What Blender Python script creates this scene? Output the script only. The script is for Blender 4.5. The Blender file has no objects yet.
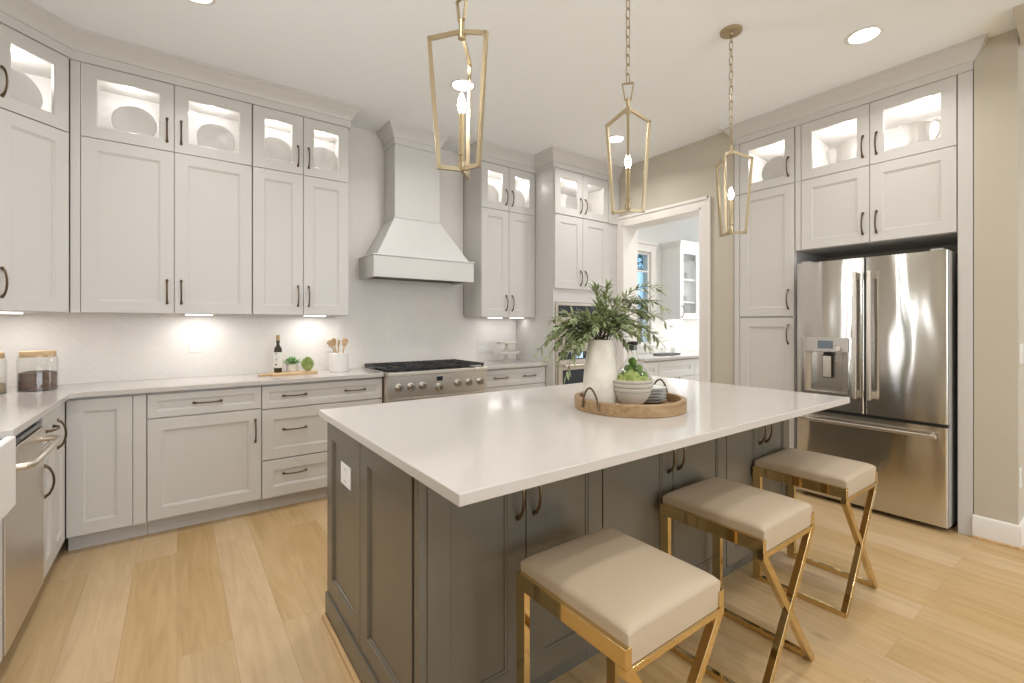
import bpy, math, random
from mathutils import Vector, Matrix, Euler, noise
C = bpy.context; S = C.scene; COL = S.collection
PI = math.pi
R = math.radians

# ------------------------------------------------------------------ camera, world, exposure
PHI = 0.6288
cd = bpy.data.cameras.new('camera'); cam = bpy.data.objects.new('camera', cd); COL.objects.link(cam)
cam.location = (0, 0, 1.3263); cam.rotation_euler = (PI/2, 0, -PHI)
cd.sensor_width = 36; cd.lens = 460.31/1024*36; cd.shift_y = -17.14/1024; cd.clip_start = 0.02; cd.clip_end = 200
S.camera = cam
S.view_settings.view_transform = 'Standard'; S.view_settings.look = 'None'
S.view_settings.exposure = 0.18; S.view_settings.gamma = 1.0; S.view_settings.use_curve_mapping = False
w = bpy.data.worlds.new('sky'); S.world = w; w.use_nodes = True
bg = w.node_tree.nodes['Background']; bg.inputs[0].default_value = (0.34, 0.66, 1.0, 1); bg.inputs[1].default_value = 1.1

K_CEIL = 7.0; K_WIN = 126; K_GLASS = 1.5; K_UNDER = 1.15
WARM = (1.0, 0.975, 0.945); WHITE = (1.0, 0.975, 0.95); COOL = (0.86, 0.93, 1.0)
def area(name, loc, rot, sx, sy, power, color, parent=None, shape='RECTANGLE', spread=PI):
    l = bpy.data.lights.new(name, 'AREA'); l.shape = shape; l.size = sx
    if shape in ('RECTANGLE', 'ELLIPSE'): l.size_y = sy
    l.energy = power; l.color = color; l.spread = spread
    o = bpy.data.objects.new(name, l); COL.objects.link(o); o.location = loc; o.rotation_euler = rot
    if parent: o.parent = parent
    return o
# added area lamps imitating daylight from out of view
area('front_window_fill', (2.6, -4.9, 1.65), (-PI/2, 0, PI), 5.4, 2.2, K_WIN, (0.97, 0.985, 1.0))  # added soft fill at the unseen windows behind the viewer
for yy in (1.77, 2.09, 2.45): area('sink_slit_fill', (-1.24, yy, 1.7), (0, -PI/2, 0), 1.3, 0.1, 5, (1.0, 1.0, 1.0))  # added lamps at the slits: fill from the left, streaks on the refrigerator
area('pantry_fill', (6.75, 3.0, 1.6), (0, PI/2, 0), 1.5, 1.4, 22, (0.95, 0.98, 1.0))  # added fill to brighten the room beyond the doorway; no glazing here

# ------------------------------------------------------------------ materials
def newmat(name):
    m = bpy.data.materials.new(name); m.use_nodes = True
    return m, m.node_tree, m.node_tree.nodes['Principled BSDF']
def sety(b, **k):
    for a, v in k.items(): b.inputs[a.replace('_', ' ')].default_value = v
def mat(name, col, rough=0.5, metal=0.0, spec=0.5, noise_scale=None, noise_amt=0.0, bump=0.0, bscale=50, coat=0.0, aniso=None):
    m, t, b = newmat(name)
    sety(b, Base_Color=(*col, 1), Roughness=rough, Metallic=metal)
    b.inputs['Specular IOR Level'].default_value = spec
    b.inputs['Coat Weight'].default_value = coat
    tc = t.nodes.new('ShaderNodeTexCoord')
    if noise_amt:
        n = t.nodes.new('ShaderNodeTexNoise'); n.inputs['Scale'].default_value = noise_scale or 5
        n.inputs['Detail'].default_value = 4
        t.links.new(tc.outputs['Object'], n.inputs['Vector'])
        mx = t.nodes.new('ShaderNodeMix'); mx.data_type = 'RGBA'
        mx.inputs[6].default_value = (*[c*(1-noise_amt) for c in col], 1)
        mx.inputs[7].default_value = (*[min(1, c*(1+noise_amt)) for c in col], 1)
        t.links.new(n.outputs[0], mx.inputs[0]); t.links.new(mx.outputs[2], b.inputs['Base Color'])
    if bump:
        n2 = t.nodes.new('ShaderNodeTexNoise'); n2.inputs['Scale'].default_value = bscale; n2.inputs['Detail'].default_value = 3
        t.links.new(tc.outputs['Object'], n2.inputs['Vector'])
        bp = t.nodes.new('ShaderNodeBump'); bp.inputs['Strength'].default_value = bump; bp.inputs['Distance'].default_value = 0.002
        t.links.new(n2.outputs[0], bp.inputs['Height']); t.links.new(bp.outputs[0], b.inputs['Normal'])
    return m
def emis(name, col, s):
    m, t, b = newmat(name); sety(b, Base_Color=(*col, 1)); b.inputs['Emission Color'].default_value = (*col, 1); b.inputs['Emission Strength'].default_value = s
    return m
def glassmat(name, tint=(1, 1, 1), refl=0.5, rough=0.0):
    m = bpy.data.materials.new(name); m.use_nodes = True; t = m.node_tree; t.nodes.clear()
    o = t.nodes.new('ShaderNodeOutputMaterial'); mx = t.nodes.new('ShaderNodeMixShader')
    tr = t.nodes.new('ShaderNodeBsdfTransparent'); tr.inputs[0].default_value = (*tint, 1)
    gl = t.nodes.new('ShaderNodeBsdfGlossy'); gl.inputs['Roughness'].default_value = rough
    fr = t.nodes.new('ShaderNodeLayerWeight'); fr.inputs[0].default_value = 0.5
    pw = t.nodes.new('ShaderNodeMath'); pw.operation = 'POWER'; pw.inputs[1].default_value = 4.0
    mu = t.nodes.new('ShaderNodeMath'); mu.operation = 'MULTIPLY_ADD'; mu.inputs[1].default_value = 0.45*refl; mu.inputs[2].default_value = 0.04*refl
    t.links.new(fr.outputs['Facing'], pw.inputs[0]); t.links.new(pw.outputs[0], mu.inputs[0]); t.links.new(mu.outputs[0], mx.inputs[0])
    t.links.new(tr.outputs[0], mx.inputs[1]); t.links.new(gl.outputs[0], mx.inputs[2]); t.links.new(mx.outputs[0], o.inputs[0])
    return m
M = {}
M['cab'] = mat('painted_cabinet_white', (0.605, 0.585, 0.56), 0.38, noise_amt=0.015, noise_scale=3)
M['hood'] = mat('painted_hood_white', (0.63, 0.62, 0.605), 0.4)
M['trimw'] = mat('painted_trim_white', (0.80, 0.77, 0.73), 0.4)
M['wall'] = mat('wall_paint_beige', (0.53, 0.485, 0.40), 0.7, bump=0.05, bscale=300)
M['wallp'] = mat('pantry_wall_daylight', (0.74, 0.74, 0.72), 0.7)  # grey cast of cool daylight put into the wall colour
M['ceil'] = mat('ceiling_paint', (0.91, 0.945, 0.97), 0.8)
M['island'] = mat('island_paint_grey', (0.128, 0.114, 0.088), 0.26)
M['islandd'] = mat('island_toe_dark', (0.07, 0.065, 0.058), 0.5)
M['bronze'] = mat('dark_bronze', (0.16, 0.115, 0.07), 0.33, 1.0)
M['brass'] = mat('brushed_brass', (0.47, 0.39, 0.255), 0.36, 1.0)
M['gold'] = mat('polished_gold', (0.70, 0.54, 0.28), 0.06, 1.0)
M['black'] = mat('black_iron', (0.02, 0.02, 0.02), 0.5)
M['blackg'] = mat('black_glass', (0.03, 0.035, 0.045), 0.08)
M['dark'] = mat('dark_recess', (0.10, 0.095, 0.08), 0.6)
M['screen'] = mat('grey_blue_display', (0.16, 0.20, 0.24), 0.2)
M['bluescr'] = emis('blue_display_lit', (0.45, 0.62, 0.85), 0.6)
M['seat'] = mat('taupe_leather', (0.46, 0.37, 0.265), 0.48, bump=0.25, bscale=180, noise_amt=0.03, noise_scale=6)
M['ceramic'] = mat('white_ceramic', (0.80, 0.78, 0.75), 0.3)
M['plate'] = mat('platter_ceramic', (0.62, 0.60, 0.57), 0.3)
M['standgrey'] = mat('cake_stand_grey', (0.66, 0.62, 0.56), 0.45)
M['vase'] = mat('vase_stoneware', (0.70, 0.66, 0.58), 0.55, noise_amt=0.26, noise_scale=13, bump=1.0, bscale=22)
M['bowl'] = mat('bowl_stoneware', (0.60, 0.56, 0.48), 0.45)
M['bowlline'] = mat('bowl_line_grey', (0.25, 0.23, 0.20), 0.5)
M['leaf'] = mat('olive_leaf', (0.27, 0.32, 0.155), 0.5, noise_amt=0.55, noise_scale=9)
M['stem'] = mat('branch_bark', (0.10, 0.085, 0.045), 0.7)
M['moss'] = mat('moss_green', (0.14, 0.26, 0.05), 0.9, noise_amt=0.4, noise_scale=30, bump=1.0, bscale=150)
M['mosslight'] = mat('moss_lime', (0.30, 0.36, 0.11), 0.9, noise_amt=0.3, noise_scale=40, bump=1.0, bscale=150)
M['artichoke'] = mat('artichoke_green', (0.34, 0.42, 0.14), 0.6, noise_amt=0.4, noise_scale=40)
M['herb'] = mat('herb_green', (0.17, 0.38, 0.10), 0.6, noise_amt=0.3, noise_scale=40)
M['oil'] = mat('dark_bottle', (0.035, 0.025, 0.012), 0.1)
M['paper'] = mat('label_paper', (0.75, 0.73, 0.68), 0.7)
M['ink'] = mat('label_ink', (0.12, 0.11, 0.10), 0.7)
M['cork'] = mat('cork', (0.45, 0.30, 0.15), 0.8)
M['plastic'] = mat('white_plastic', (0.78, 0.77, 0.75), 0.35)
M['slot'] = mat('socket_slot', (0.25, 0.24, 0.23), 0.5)
M['beans'] = mat('dark_beans', (0.13, 0.075, 0.055), 0.7, noise_amt=0.8, noise_scale=45, bump=1.0, bscale=60)
M['pasta'] = mat('pale_dry_food', (0.45, 0.36, 0.25), 0.7, noise_amt=0.6, noise_scale=50, bump=1.0, bscale=60)
M['glass'] = glassmat('clear_glass', refl=1.0)
M['glassdoor'] = glassmat('cabinet_glass', refl=0.35)
M['jar'] = glassmat('jar_glass', (0.985, 0.99, 0.985), 1.2)
M['lens'] = emis('lamp_lens', (1.0, 0.96, 0.9), 12)
M['puck'] = emis('puck_lens', (1.0, 0.97, 0.92), 6)
M['bar'] = emis('light_bar_lens', (1.0, 0.97, 0.92), 1.6)
M['flame'] = emis('bulb_glow', (1.0, 0.93, 0.80), 28)
M['trimring'] = mat('downlight_ring', (0.82, 0.81, 0.79), 0.5)
M['soil'] = mat('grass_outdoors', (0.06, 0.11, 0.03), 0.9)
M['treeleaf'] = mat('tree_leaf', (0.05, 0.16, 0.09), 0.8, noise_amt=0.6, noise_scale=2)
M['bark'] = mat('tree_bark', (0.10, 0.07, 0.05), 0.9)
M['fridgeside'] = mat('fridge_side_grey', (0.40, 0.385, 0.36), 0.45)
M['burner'] = mat('burner_cap', (0.04, 0.04, 0.04), 0.4)

def quartz():
    m, t, b = newmat('white_quartz'); sety(b, Roughness=0.12)
    tc = t.nodes.new('ShaderNodeTexCoord'); n = t.nodes.new('ShaderNodeTexNoise'); n.inputs['Scale'].default_value = 120
    r = t.nodes.new('ShaderNodeValToRGB'); r.color_ramp.elements[0].color = (0.55, 0.52, 0.49, 1); r.color_ramp.elements[1].color = (0.56, 0.53, 0.50, 1)
    r.color_ramp.elements[0].position = 0.35; r.color_ramp.elements[1].position = 0.6
    t.links.new(tc.outputs['Object'], n.inputs['Vector']); t.links.new(n.outputs[0], r.inputs[0]); t.links.new(r.outputs[0], b.inputs['Base Color'])
    return m
M['quartz'] = quartz()
def tilemat():
    m, t, b = newmat('backsplash_tile'); sety(b, Base_Color=(0.80, 0.76, 0.72, 1), Roughness=0.36)
    tc = t.nodes.new('ShaderNodeTexCoord'); mp = t.nodes.new('ShaderNodeMapping')
    sx = t.nodes.new('ShaderNodeSeparateXYZ'); cx = t.nodes.new('ShaderNodeCombineXYZ'); ad = t.nodes.new('ShaderNodeMath')
    t.links.new(tc.outputs['Object'], sx.inputs[0]); t.links.new(sx.outputs[0], ad.inputs[0]); t.links.new(sx.outputs[1], ad.inputs[1])
    t.links.new(ad.outputs[0], cx.inputs[0]); t.links.new(sx.outputs[2], cx.inputs[1]); t.links.new(cx.outputs[0], mp.inputs[0])
    mp.inputs['Rotation'].default_value = (0, 0, R(45)); mp.inputs['Scale'].default_value = (9, 9, 9)
    br = t.nodes.new('ShaderNodeTexBrick'); br.inputs['Scale'].default_value = 1.0; br.inputs['Mortar Size'].default_value = 0.012
    br.inputs['Brick Width'].default_value = 0.66; br.inputs['Row Height'].default_value = 0.33
    br.inputs['Color1'].default_value = (0.80, 0.76, 0.72, 1); br.inputs['Color2'].default_value = (0.78, 0.74, 0.70, 1); br.inputs['Mortar'].default_value = (0.74, 0.70, 0.66, 1)
    t.links.new(mp.outputs[0], br.inputs['Vector']); t.links.new(br.outputs[0], b.inputs['Base Color'])
    bp = t.nodes.new('ShaderNodeBump'); bp.inputs['Strength'].default_value = 0.35; bp.inputs['Distance'].default_value = 0.003; bp.invert = True
    t.links.new(br.outputs[1], bp.inputs['Height']); t.links.new(bp.outputs[0], b.inputs['Normal'])
    return m
M['tile'] = tilemat()
def woodmat(name, a, c, axis=0, scale=1.0, rough=0.5):
    m, t, b = newmat(name); sety(b, Roughness=rough)
    tc = t.nodes.new('ShaderNodeTexCoord'); mp = t.nodes.new('ShaderNodeMapping')
    s = [18*scale]*3; s[axis] = 1.6*scale; mp.inputs['Scale'].default_value = s
    n = t.nodes.new('ShaderNodeTexNoise'); n.inputs['Scale'].default_value = 2; n.inputs['Detail'].default_value = 6
    r = t.nodes.new('ShaderNodeValToRGB'); r.color_ramp.elements[0].color = (*a, 1); r.color_ramp.elements[1].color = (*c, 1)
    r.color_ramp.elements[0].position = 0.3; r.color_ramp.elements[1].position = 0.7
    t.links.new(tc.outputs['Object'], mp.inputs[0]); t.links.new(mp.outputs[0], n.inputs['Vector']); t.links.new(n.outputs[0], r.inputs[0]); t.links.new(r.outputs[0], b.inputs['Base Color'])
    return m
M['wood'] = woodmat('light_wood', (0.46, 0.28, 0.13), (0.62, 0.42, 0.22))
M['traywood'] = woodmat('tray_wood', (0.25, 0.15, 0.07), (0.42, 0.275, 0.14), 0, 1.2)
M['boardwood'] = woodmat('board_wood', (0.50, 0.33, 0.17), (0.68, 0.49, 0.29), 0, 1.5)
def floormat():
    m, t, b = newmat('oak_plank_floor'); sety(b, Roughness=0.36)
    tc = t.nodes.new('ShaderNodeTexCoord')
    mp = t.nodes.new('ShaderNodeMapping'); mp.inputs['Rotation'].default_value = (0, 0, R(90))
    t.links.new(tc.outputs['Object'], mp.inputs[0])
    br = t.nodes.new('ShaderNodeTexBrick'); br.inputs['Scale'].default_value = 1.0
    br.inputs['Brick Width'].default_value = 1.65; br.inputs['Row Height'].default_value = 0.19; br.inputs['Mortar Size'].default_value = 0.0012
    br.inputs['Mortar Smooth'].default_value = 0.3; br.offset = 0.37; br.offset_frequency = 2
    br.inputs['Color1'].default_value = (0, 0, 0, 1); br.inputs['Color2'].default_value = (1, 1, 1, 1); br.inputs['Mortar'].default_value = (0.5, 0.5, 0.5, 1)
    t.links.new(mp.outputs[0], br.inputs['Vector'])
    # grain, shifted per plank
    sc = t.nodes.new('ShaderNodeVectorMath'); sc.operation = 'SCALE'; sc.inputs['Scale'].default_value = 7.3
    t.links.new(br.outputs[0], sc.inputs[0])
    av = t.nodes.new('ShaderNodeVectorMath'); av.operation = 'ADD'
    t.links.new(tc.outputs['Object'], av.inputs[0]); t.links.new(sc.outputs[0], av.inputs[1])
    mg = t.nodes.new('ShaderNodeMapping'); mg.inputs['Scale'].default_value = (11, 0.9, 1)
    t.links.new(av.outputs[0], mg.inputs[0])
    n1 = t.nodes.new('ShaderNodeTexNoise'); n1.inputs['Scale'].default_value = 1.6; n1.inputs['Detail'].default_value = 9; n1.inputs['Roughness'].default_value = 0.62; n1.inputs['Distortion'].default_value = 1.2
    t.links.new(mg.outputs[0], n1.inputs['Vector'])
    r1 = t.nodes.new('ShaderNodeValToRGB')
    e = r1.color_ramp.elements; e[0].position = 0.28; e[0].color = (0.45, 0.30, 0.14, 1); e[1].position = 0.72; e[1].color = (0.595, 0.42, 0.225, 1)
    t.links.new(n1.outputs[0], r1.inputs[0])
    # plank tint
    hs = t.nodes.new('ShaderNodeHueSaturation')
    mr = t.nodes.new('ShaderNodeMapRange'); mr.inputs[3].default_value = 0.92; mr.inputs[4].default_value = 1.08
    t.links.new(br.outputs[0], mr.inputs[0]); t.links.new(mr.outputs[0], hs.inputs['Value'])
    mr2 = t.nodes.new('ShaderNodeMapRange'); mr2.inputs[3].default_value = 1.08; mr2.inputs[4].default_value = 0.88
    t.links.new(br.outputs[0], mr2.inputs[0]); t.links.new(mr2.outputs[0], hs.inputs['Saturation'])
    t.links.new(r1.outputs[0], hs.inputs['Color'])
    # knots
    mk = t.nodes.new('ShaderNodeMapping'); mk.inputs['Scale'].default_value = (2.6, 1.3, 1)
    t.links.new(tc.outputs['Object'], mk.inputs[0])
    vo = t.nodes.new('ShaderNodeTexVoronoi'); vo.inputs['Scale'].default_value = 1.0; vo.inputs['Randomness'].default_value = 1.0
    t.links.new(mk.outputs[0], vo.inputs['Vector'])
    rk = t.nodes.new('ShaderNodeValToRGB'); rk.color_ramp.elements[0].position = 0.015; rk.color_ramp.elements[0].color = (0.45, 0.45, 0.45, 1)
    rk.color_ramp.elements[1].position = 0.07; rk.color_ramp.elements[1].color = (1, 1, 1, 1)
    t.links.new(vo.outputs['Distance'], rk.inputs[0])
    mm = t.nodes.new('ShaderNodeMix'); mm.data_type = 'RGBA'; mm.blend_type = 'MULTIPLY'; mm.inputs[0].default_value = 0.8
    t.links.new(hs.outputs[0], mm.inputs[6]); t.links.new(rk.outputs[0], mm.inputs[7])
    # seams
    ms = t.nodes.new('ShaderNodeMix'); ms.data_type = 'RGBA'; ms.inputs[7].default_value = (0.30, 0.18, 0.09, 1)
    sm = t.nodes.new('ShaderNodeMath'); sm.operation = 'MULTIPLY'; sm.inputs[1].default_value = 0.55
    t.links.new(br.outputs[1], sm.inputs[0]); t.links.new(sm.outputs[0], ms.inputs[0]); t.links.new(mm.outputs[2], ms.inputs[6])
    t.links.new(ms.outputs[2], b.inputs['Base Color'])
    bp = t.nodes.new('ShaderNodeBump'); bp.inputs['Strength'].default_value = 0.15; bp.inputs['Distance'].default_value = 0.002
    t.links.new(n1.outputs[0], bp.inputs['Height']); t.links.new(bp.outputs[0], b.inputs['Normal'])
    return m
M['floor'] = floormat()
def steelmat(name, col=(0.60, 0.58, 0.55), rough=0.2, wave=0.0):
    m, t, b = newmat(name); sety(b, Base_Color=(*col, 1), Metallic=1.0, Roughness=rough)
    tc = t.nodes.new('ShaderNodeTexCoord'); mp = t.nodes.new('ShaderNodeMapping'); mp.inputs['Scale'].default_value = (1, 1, 90)
    n = t.nodes.new('ShaderNodeTexNoise'); n.inputs['Scale'].default_value = 6
    t.links.new(tc.outputs['Object'], mp.inputs[0]); t.links.new(mp.outputs[0], n.inputs['Vector'])
    mr = t.nodes.new('ShaderNodeMapRange'); mr.inputs[3].default_value = rough*0.8; mr.inputs[4].default_value = rough*1.3
    t.links.new(n.outputs[0], mr.inputs[0]); t.links.new(mr.outputs[0], b.inputs['Roughness'])
    if wave:
        b.inputs['Anisotropic'].default_value = 0.92; b.inputs['Anisotropic Rotation'].default_value = 0.25
        tg = t.nodes.new('ShaderNodeTangent'); tg.direction_type = 'RADIAL'; tg.axis = 'Z'; t.links.new(tg.outputs[0], b.inputs['Tangent'])
        m2 = t.nodes.new('ShaderNodeMapping'); m2.inputs['Scale'].default_value = (3.4, 3.4, 1.3)
        n2 = t.nodes.new('ShaderNodeTexNoise'); n2.inputs['Scale'].default_value = 1.0; n2.inputs['Detail'].default_value = 1.0
        t.links.new(tc.outputs['Object'], m2.inputs[0]); t.links.new(m2.outputs[0], n2.inputs['Vector'])
        bp = t.nodes.new('ShaderNodeBump'); bp.inputs['Strength'].default_value = 1.0; bp.inputs['Distance'].default_value = wave
        t.links.new(n2.outputs[0], bp.inputs['Height']); t.links.new(bp.outputs[0], b.inputs['Normal'])
    return m
M['steel'] = steelmat('stainless_steel', (0.70, 0.645, 0.57), 0.34)
M['steeldark'] = steelmat('dark_stainless', (0.52, 0.49, 0.45), 0.28)
M['fridge'] = steelmat('fridge_stainless', (0.62, 0.60, 0.565), 0.15, 0.02)

# ------------------------------------------------------------------ mesh builder
class MB:
    def __init__(s): s.v = []; s.f = []
    def add(s, vs, fs):
        n = len(s.v); s.v += [tuple(a) for a in vs]; s.f += [tuple(i+n for i in f) for f in fs]; return s
    def box(s, x0, x1, y0, y1, z0, z1):
        if x0 > x1: x0, x1 = x1, x0
        if y0 > y1: y0, y1 = y1, y0
        return s.add([(x0,y0,z0),(x1,y0,z0),(x1,y1,z0),(x0,y1,z0),(x0,y0,z1),(x1,y0,z1),(x1,y1,z1),(x0,y1,z1)],
                     [(0,3,2,1),(4,5,6,7),(0,1,5,4),(1,2,6,5),(2,3,7,6),(3,0,4,7)])
    def prism(s, poly, z0, z1):   # poly CCW in xy
        n = len(poly)
        return s.add([(x,y,z0) for x,y in poly]+[(x,y,z1) for x,y in poly],
                     [tuple(range(n-1,-1,-1)), tuple(range(n,2*n))]+[(i,(i+1)%n,(i+1)%n+n,i+n) for i in range(n)])
    def bar(s, p, q, a, b, up=(0,0,1)):    # rectangular bar: a wide sideways, b along 'up'
        p, q = Vector(p), Vector(q); d = (q-p).normalized(); u = Vector(up)
        sd = d.cross(u)
        if sd.length < 1e-4: sd = d.cross(Vector((1,0,0)))
        sd.normalize(); u2 = sd.cross(d).normalized()
        vs = []
        for c in (p, q):
            for i, j in ((-1,-1),(1,-1),(1,1),(-1,1)): vs.append(c+sd*i*a/2+u2*j*b/2)
        return s.add(vs, [(0,1,2,3),(7,6,5,4),(0,4,5,1),(1,5,6,2),(2,6,7,3),(3,7,4,0)])
    def tube(s, pts, r, n=8, closed=False, flat=1.0):
        pts = [Vector(p) for p in pts]; L = len(pts); rs = r if isinstance(r, (list, tuple)) else [r]*L
        prev = None; rings = []
        for i, p in enumerate(pts):
            if closed: d = pts[(i+1) % L]-pts[i-1]
            else: d = pts[min(i+1, L-1)]-pts[max(i-1, 0)]
            d.normalize()
            if prev is None:
                prev = d.orthogonal().normalized()
            prev = (prev-d*prev.dot(d)).normalized(); b = d.cross(prev)
            rings.append([p+(prev*math.cos(2*PI*k/n)+b*math.sin(2*PI*k/n)*flat)*rs[i] for k in range(n)])
        vs = [q for ring in rings for q in ring]; fs = []
        for i in range(L if closed else L-1):
            j = (i+1) % L
            for k in range(n): fs.append((i*n+k, i*n+(k+1)%n, j*n+(k+1)%n, j*n+k))
        if not closed: fs += [tuple(range(n-1,-1,-1)), tuple((L-1)*n+k for k in range(n))]
        return s.add(vs, fs)
    def lathe(s, prof, c=(0,0,0), n=32, sx=1, sy=1):   # prof: (r,z) ; r=0 ends close
        vs = []; idx = []
        for r, z in prof:
            if r < 1e-6: idx.append([len(vs)]); vs.append((c[0], c[1], c[2]+z))
            else:
                idx.append([len(vs)+k for k in range(n)])
                vs += [(c[0]+r*sx*math.cos(2*PI*k/n), c[1]+r*sy*math.sin(2*PI*k/n), c[2]+z) for k in range(n)]
        fs = []
        for a, b in zip(idx[:-1], idx[1:]):
            for k in range(n):
                k2 = (k+1) % n
                if len(a) == 1 and len(b) == 1: continue
                if len(a) == 1: fs.append((a[0], b[k2], b[k]))
                elif len(b) == 1: fs.append((a[k], a[k2], b[0]))
                else: fs.append((a[k], a[k2], b[k2], b[k]))
        return s.add(vs, fs)
    def ball(s, c, r, n=16, m=10, wob=0, seed=0, sz=1):
        pr = []; start = len(s.v)
        for i in range(m+1):
            a = -PI/2+PI*i/m; pr.append((max(0, r*math.cos(a)) if 0 < i < m else 0, r*sz*math.sin(a)))
        s.lathe(pr, c, n)
        if wob:
            for i in range(start, len(s.v)):
                p = Vector(s.v[i]); d = (p-Vector(c)); k = 1+wob*noise.noise(p*60+Vector((seed,0,0)))
                s.v[i] = tuple(Vector(c)+d*k)
        return s
    def xform(s, mtx):
        s.v = [tuple(mtx @ Vector(p)) for p in s.v]; return s
    def build(s, name, m, parent=None, bevel=0, loc=None, smooth=True, seg=2, rot=None, angle=35):
        me = bpy.data.meshes.new(name); me.from_pydata(s.v, [], s.f); me.materials.append(m)
        if smooth:
            me.polygons.foreach_set('use_smooth', [True]*len(me.polygons)); me.set_sharp_from_angle(angle=R(angle))
        me.update()
        o = bpy.data.objects.new(name, me); COL.objects.link(o)
        if parent: o.parent = parent
        if loc: o.location = loc
        if rot: o.rotation_euler = rot
        if bevel:
            b = o.modifiers.new('bevel', 'BEVEL'); b.width = bevel; b.segments = seg; b.limit_method = 'ANGLE'; b.angle_limit = R(40)
            b.harden_normals = True
        return o
def tag(o, label, cat, group=None, kind=None):
    o['label'] = label; o['category'] = cat
    if group: o['group'] = group
    if kind: o['kind'] = kind
    return o
def thing(name, label, cat, loc=(0,0,0), rz=0, group=None):
    o = bpy.data.objects.new(name, None); COL.objects.link(o); o.location = loc; o.rotation_euler = (0,0,rz); o.empty_display_size = 0.05
    return tag(o, label, cat, group)
def struct(name, mb, m, bevel=0):
    o = mb.build(name, m, None, bevel); o['kind'] = 'structure'; return o
def copy_tree(o, parent=None):
    c = o.copy(); COL.objects.link(c); c.parent = parent
    for ch in o.children: copy_tree(ch, c)
    return c
def arc(c, r, a0, a1, n):
    return [(c[0]+r*math.cos(a0+(a1-a0)*i/n), c[1]+r*math.sin(a0+(a1-a0)*i/n)) for i in range(n+1)]

# ------------------------------------------------------------------ dimensions
ZC = 0.937; CH = 3.08; ZT = 2.917; ZM = 2.469; ZU = 1.398
YW = 4.14; XL = -1.13; XW = 4.03; YU = 3.79; YB = 3.62; XR = 4.017

# ------------------------------------------------------------------ setting
struct('floor', MB().box(-1.3, 7.1, -5.1, 4.3, -0.05, 0), M['floor'])
struct('ceiling', MB().box(-1.3, 7.1, -5.1, 4.3, CH, CH+0.1), M['ceil'])
struct('wall_back', MB().box(-1.25, 4.23, YW, YW+0.12, 0, CH), M['wall'])
# left wall; unseen window slits over the sink, added for refrigerator streaks
struct('wall_left', MB().box(-1.25, XL, -5, 1.4, 0, CH).box(-1.25, XL, 2.7, YW, 0, CH).box(-1.25, XL, 1.4, 2.7, 0, 1.08).box(-1.25, XL, 1.4, 2.7, 2.35, CH)
       .box(-1.25, XL, 1.4, 1.70, 1.08, 2.35).box(-1.25, XL, 1.84, 2.02, 1.08, 2.35).box(-1.25, XL, 2.16, 2.38, 1.08, 2.35).box(-1.25, XL, 2.52, 2.7, 1.08, 2.35), M['wall'])
struct('wall_right', MB().box(XW, 4.23, 2.165, 2.474, 0, CH).box(XW, 4.23, 3.425, YW, 0, CH).box(XW, 4.23, 2.474, 3.425, 2.431, CH)
       .box(4.66, 4.72, 0.56, 2.165, 0, CH).box(4.02, 4.72, 0.44, 0.628, 0, CH).box(4.72, 7.0, 0.44, 0.56, 0, CH), M['wall'])
struct('wall_front', MB().box(-1.25, 7.1, -5.1, -5, 0, 0.5).box(-1.25, 7.1, -5.1, -5, 2.8, CH).box(-1.25, 0, -5.1, -5, 0.5, 2.8).box(5.2, 7.1, -5.1, -5, 0.5, 2.8)
       .box(1.65, 1.8, -5.1, -5, 0.5, 2.8).box(3.4, 3.55, -5.1, -5, 0.5, 2.8), M['wall'])
struct('wall_far_right', MB().box(7.0, 7.1, -5, 0.56, 0, CH), M['wall'])
# pantry room beyond the doorway
struct('wall_pantry_back', MB().box(4.23, 4.4, 3.95, 4.07, 0, CH).box(5.19, 7.0, 3.95, 4.07, 0, CH).box(4.4, 5.19, 3.95, 4.07, 0, 1.05).box(4.4, 5.19, 3.95, 4.07, 2.30, CH), M['wallp'])
struct('wall_pantry_side', MB().box(4.23, 7.0, 2.165, 2.23, 0, CH), M['wallp'])
struct('wall_pantry_right', MB().box(7.0, 7.1, 0.56, 3.95, 0, CH), M['wallp'])

def window(name, horiz, a0, a1, z0, z1, p, th, mull_h=(), mull_v=(), casing=0.09, side=-1):
    """window in an opening; horiz: opening along x (True) or y; p: room-side plane; th: wall thickness away from room; side: sign of direction from plane into the room"""
    def B(mb, s0, s1, d0, d1, zz0, zz1):
        q0, q1 = p+side*d0, p+side*d1
        if horiz: mb.box(s0, s1, min(q0,q1), max(q0,q1), zz0, zz1)
        else: mb.box(min(q0,q1), max(q0,q1), s0, s1, zz0, zz1)
    fr = MB(); c = casing
    for s0, s1, zz0, zz1 in ((a0-c, a0, z0-c, z1+c), (a1, a1+c, z0-c, z1+c), (a0, a1, z1, z1+c), (a0, a1, z0-c, z0)): B(fr, s0, s1, 0.0, 0.02, zz0, zz1)
    B(fr, a0-c-0.02, a1+c+0.02, 0.0, 0.05, z0-0.02, z0+0.005)
    B(fr, a0-c-0.02, a1+c+0.02, 0.0, 0.035, z1+c, z1+c+0.03)
    f = 0.035 if a1-a0 > 0.3 else 0.012
    for s0, s1, zz0, zz1 in ((a0, a0+f, z0, z1), (a1-f, a1, z0, z1), (a0+f, a1-f, z1-f, z1), (a0+f, a1-f, z0, z0+f)): B(fr, s0, s1, -0.045, -0.01, zz0, zz1)
    for z in mull_h: B(fr, a0+f, a1-f, -0.04, -0.015, z-0.011, z+0.011)
    for x in mull_v: B(fr, x-0.011, x+0.011, -0.04, -0.015, z0+f, z1-f)
    o = struct(name, fr, M['trimw'], 0.002)
    g = MB(); B(g, a0+f, a1-f, -0.03, -0.026, z0+f, z1-f); g.build('pane', M['glass'], o)
    return o
window('window_1', True, 4.4, 5.19, 1.05, 2.30, 3.95, 0.06, (1.79, 2.04), (4.75,), 0.10, -1)
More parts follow.
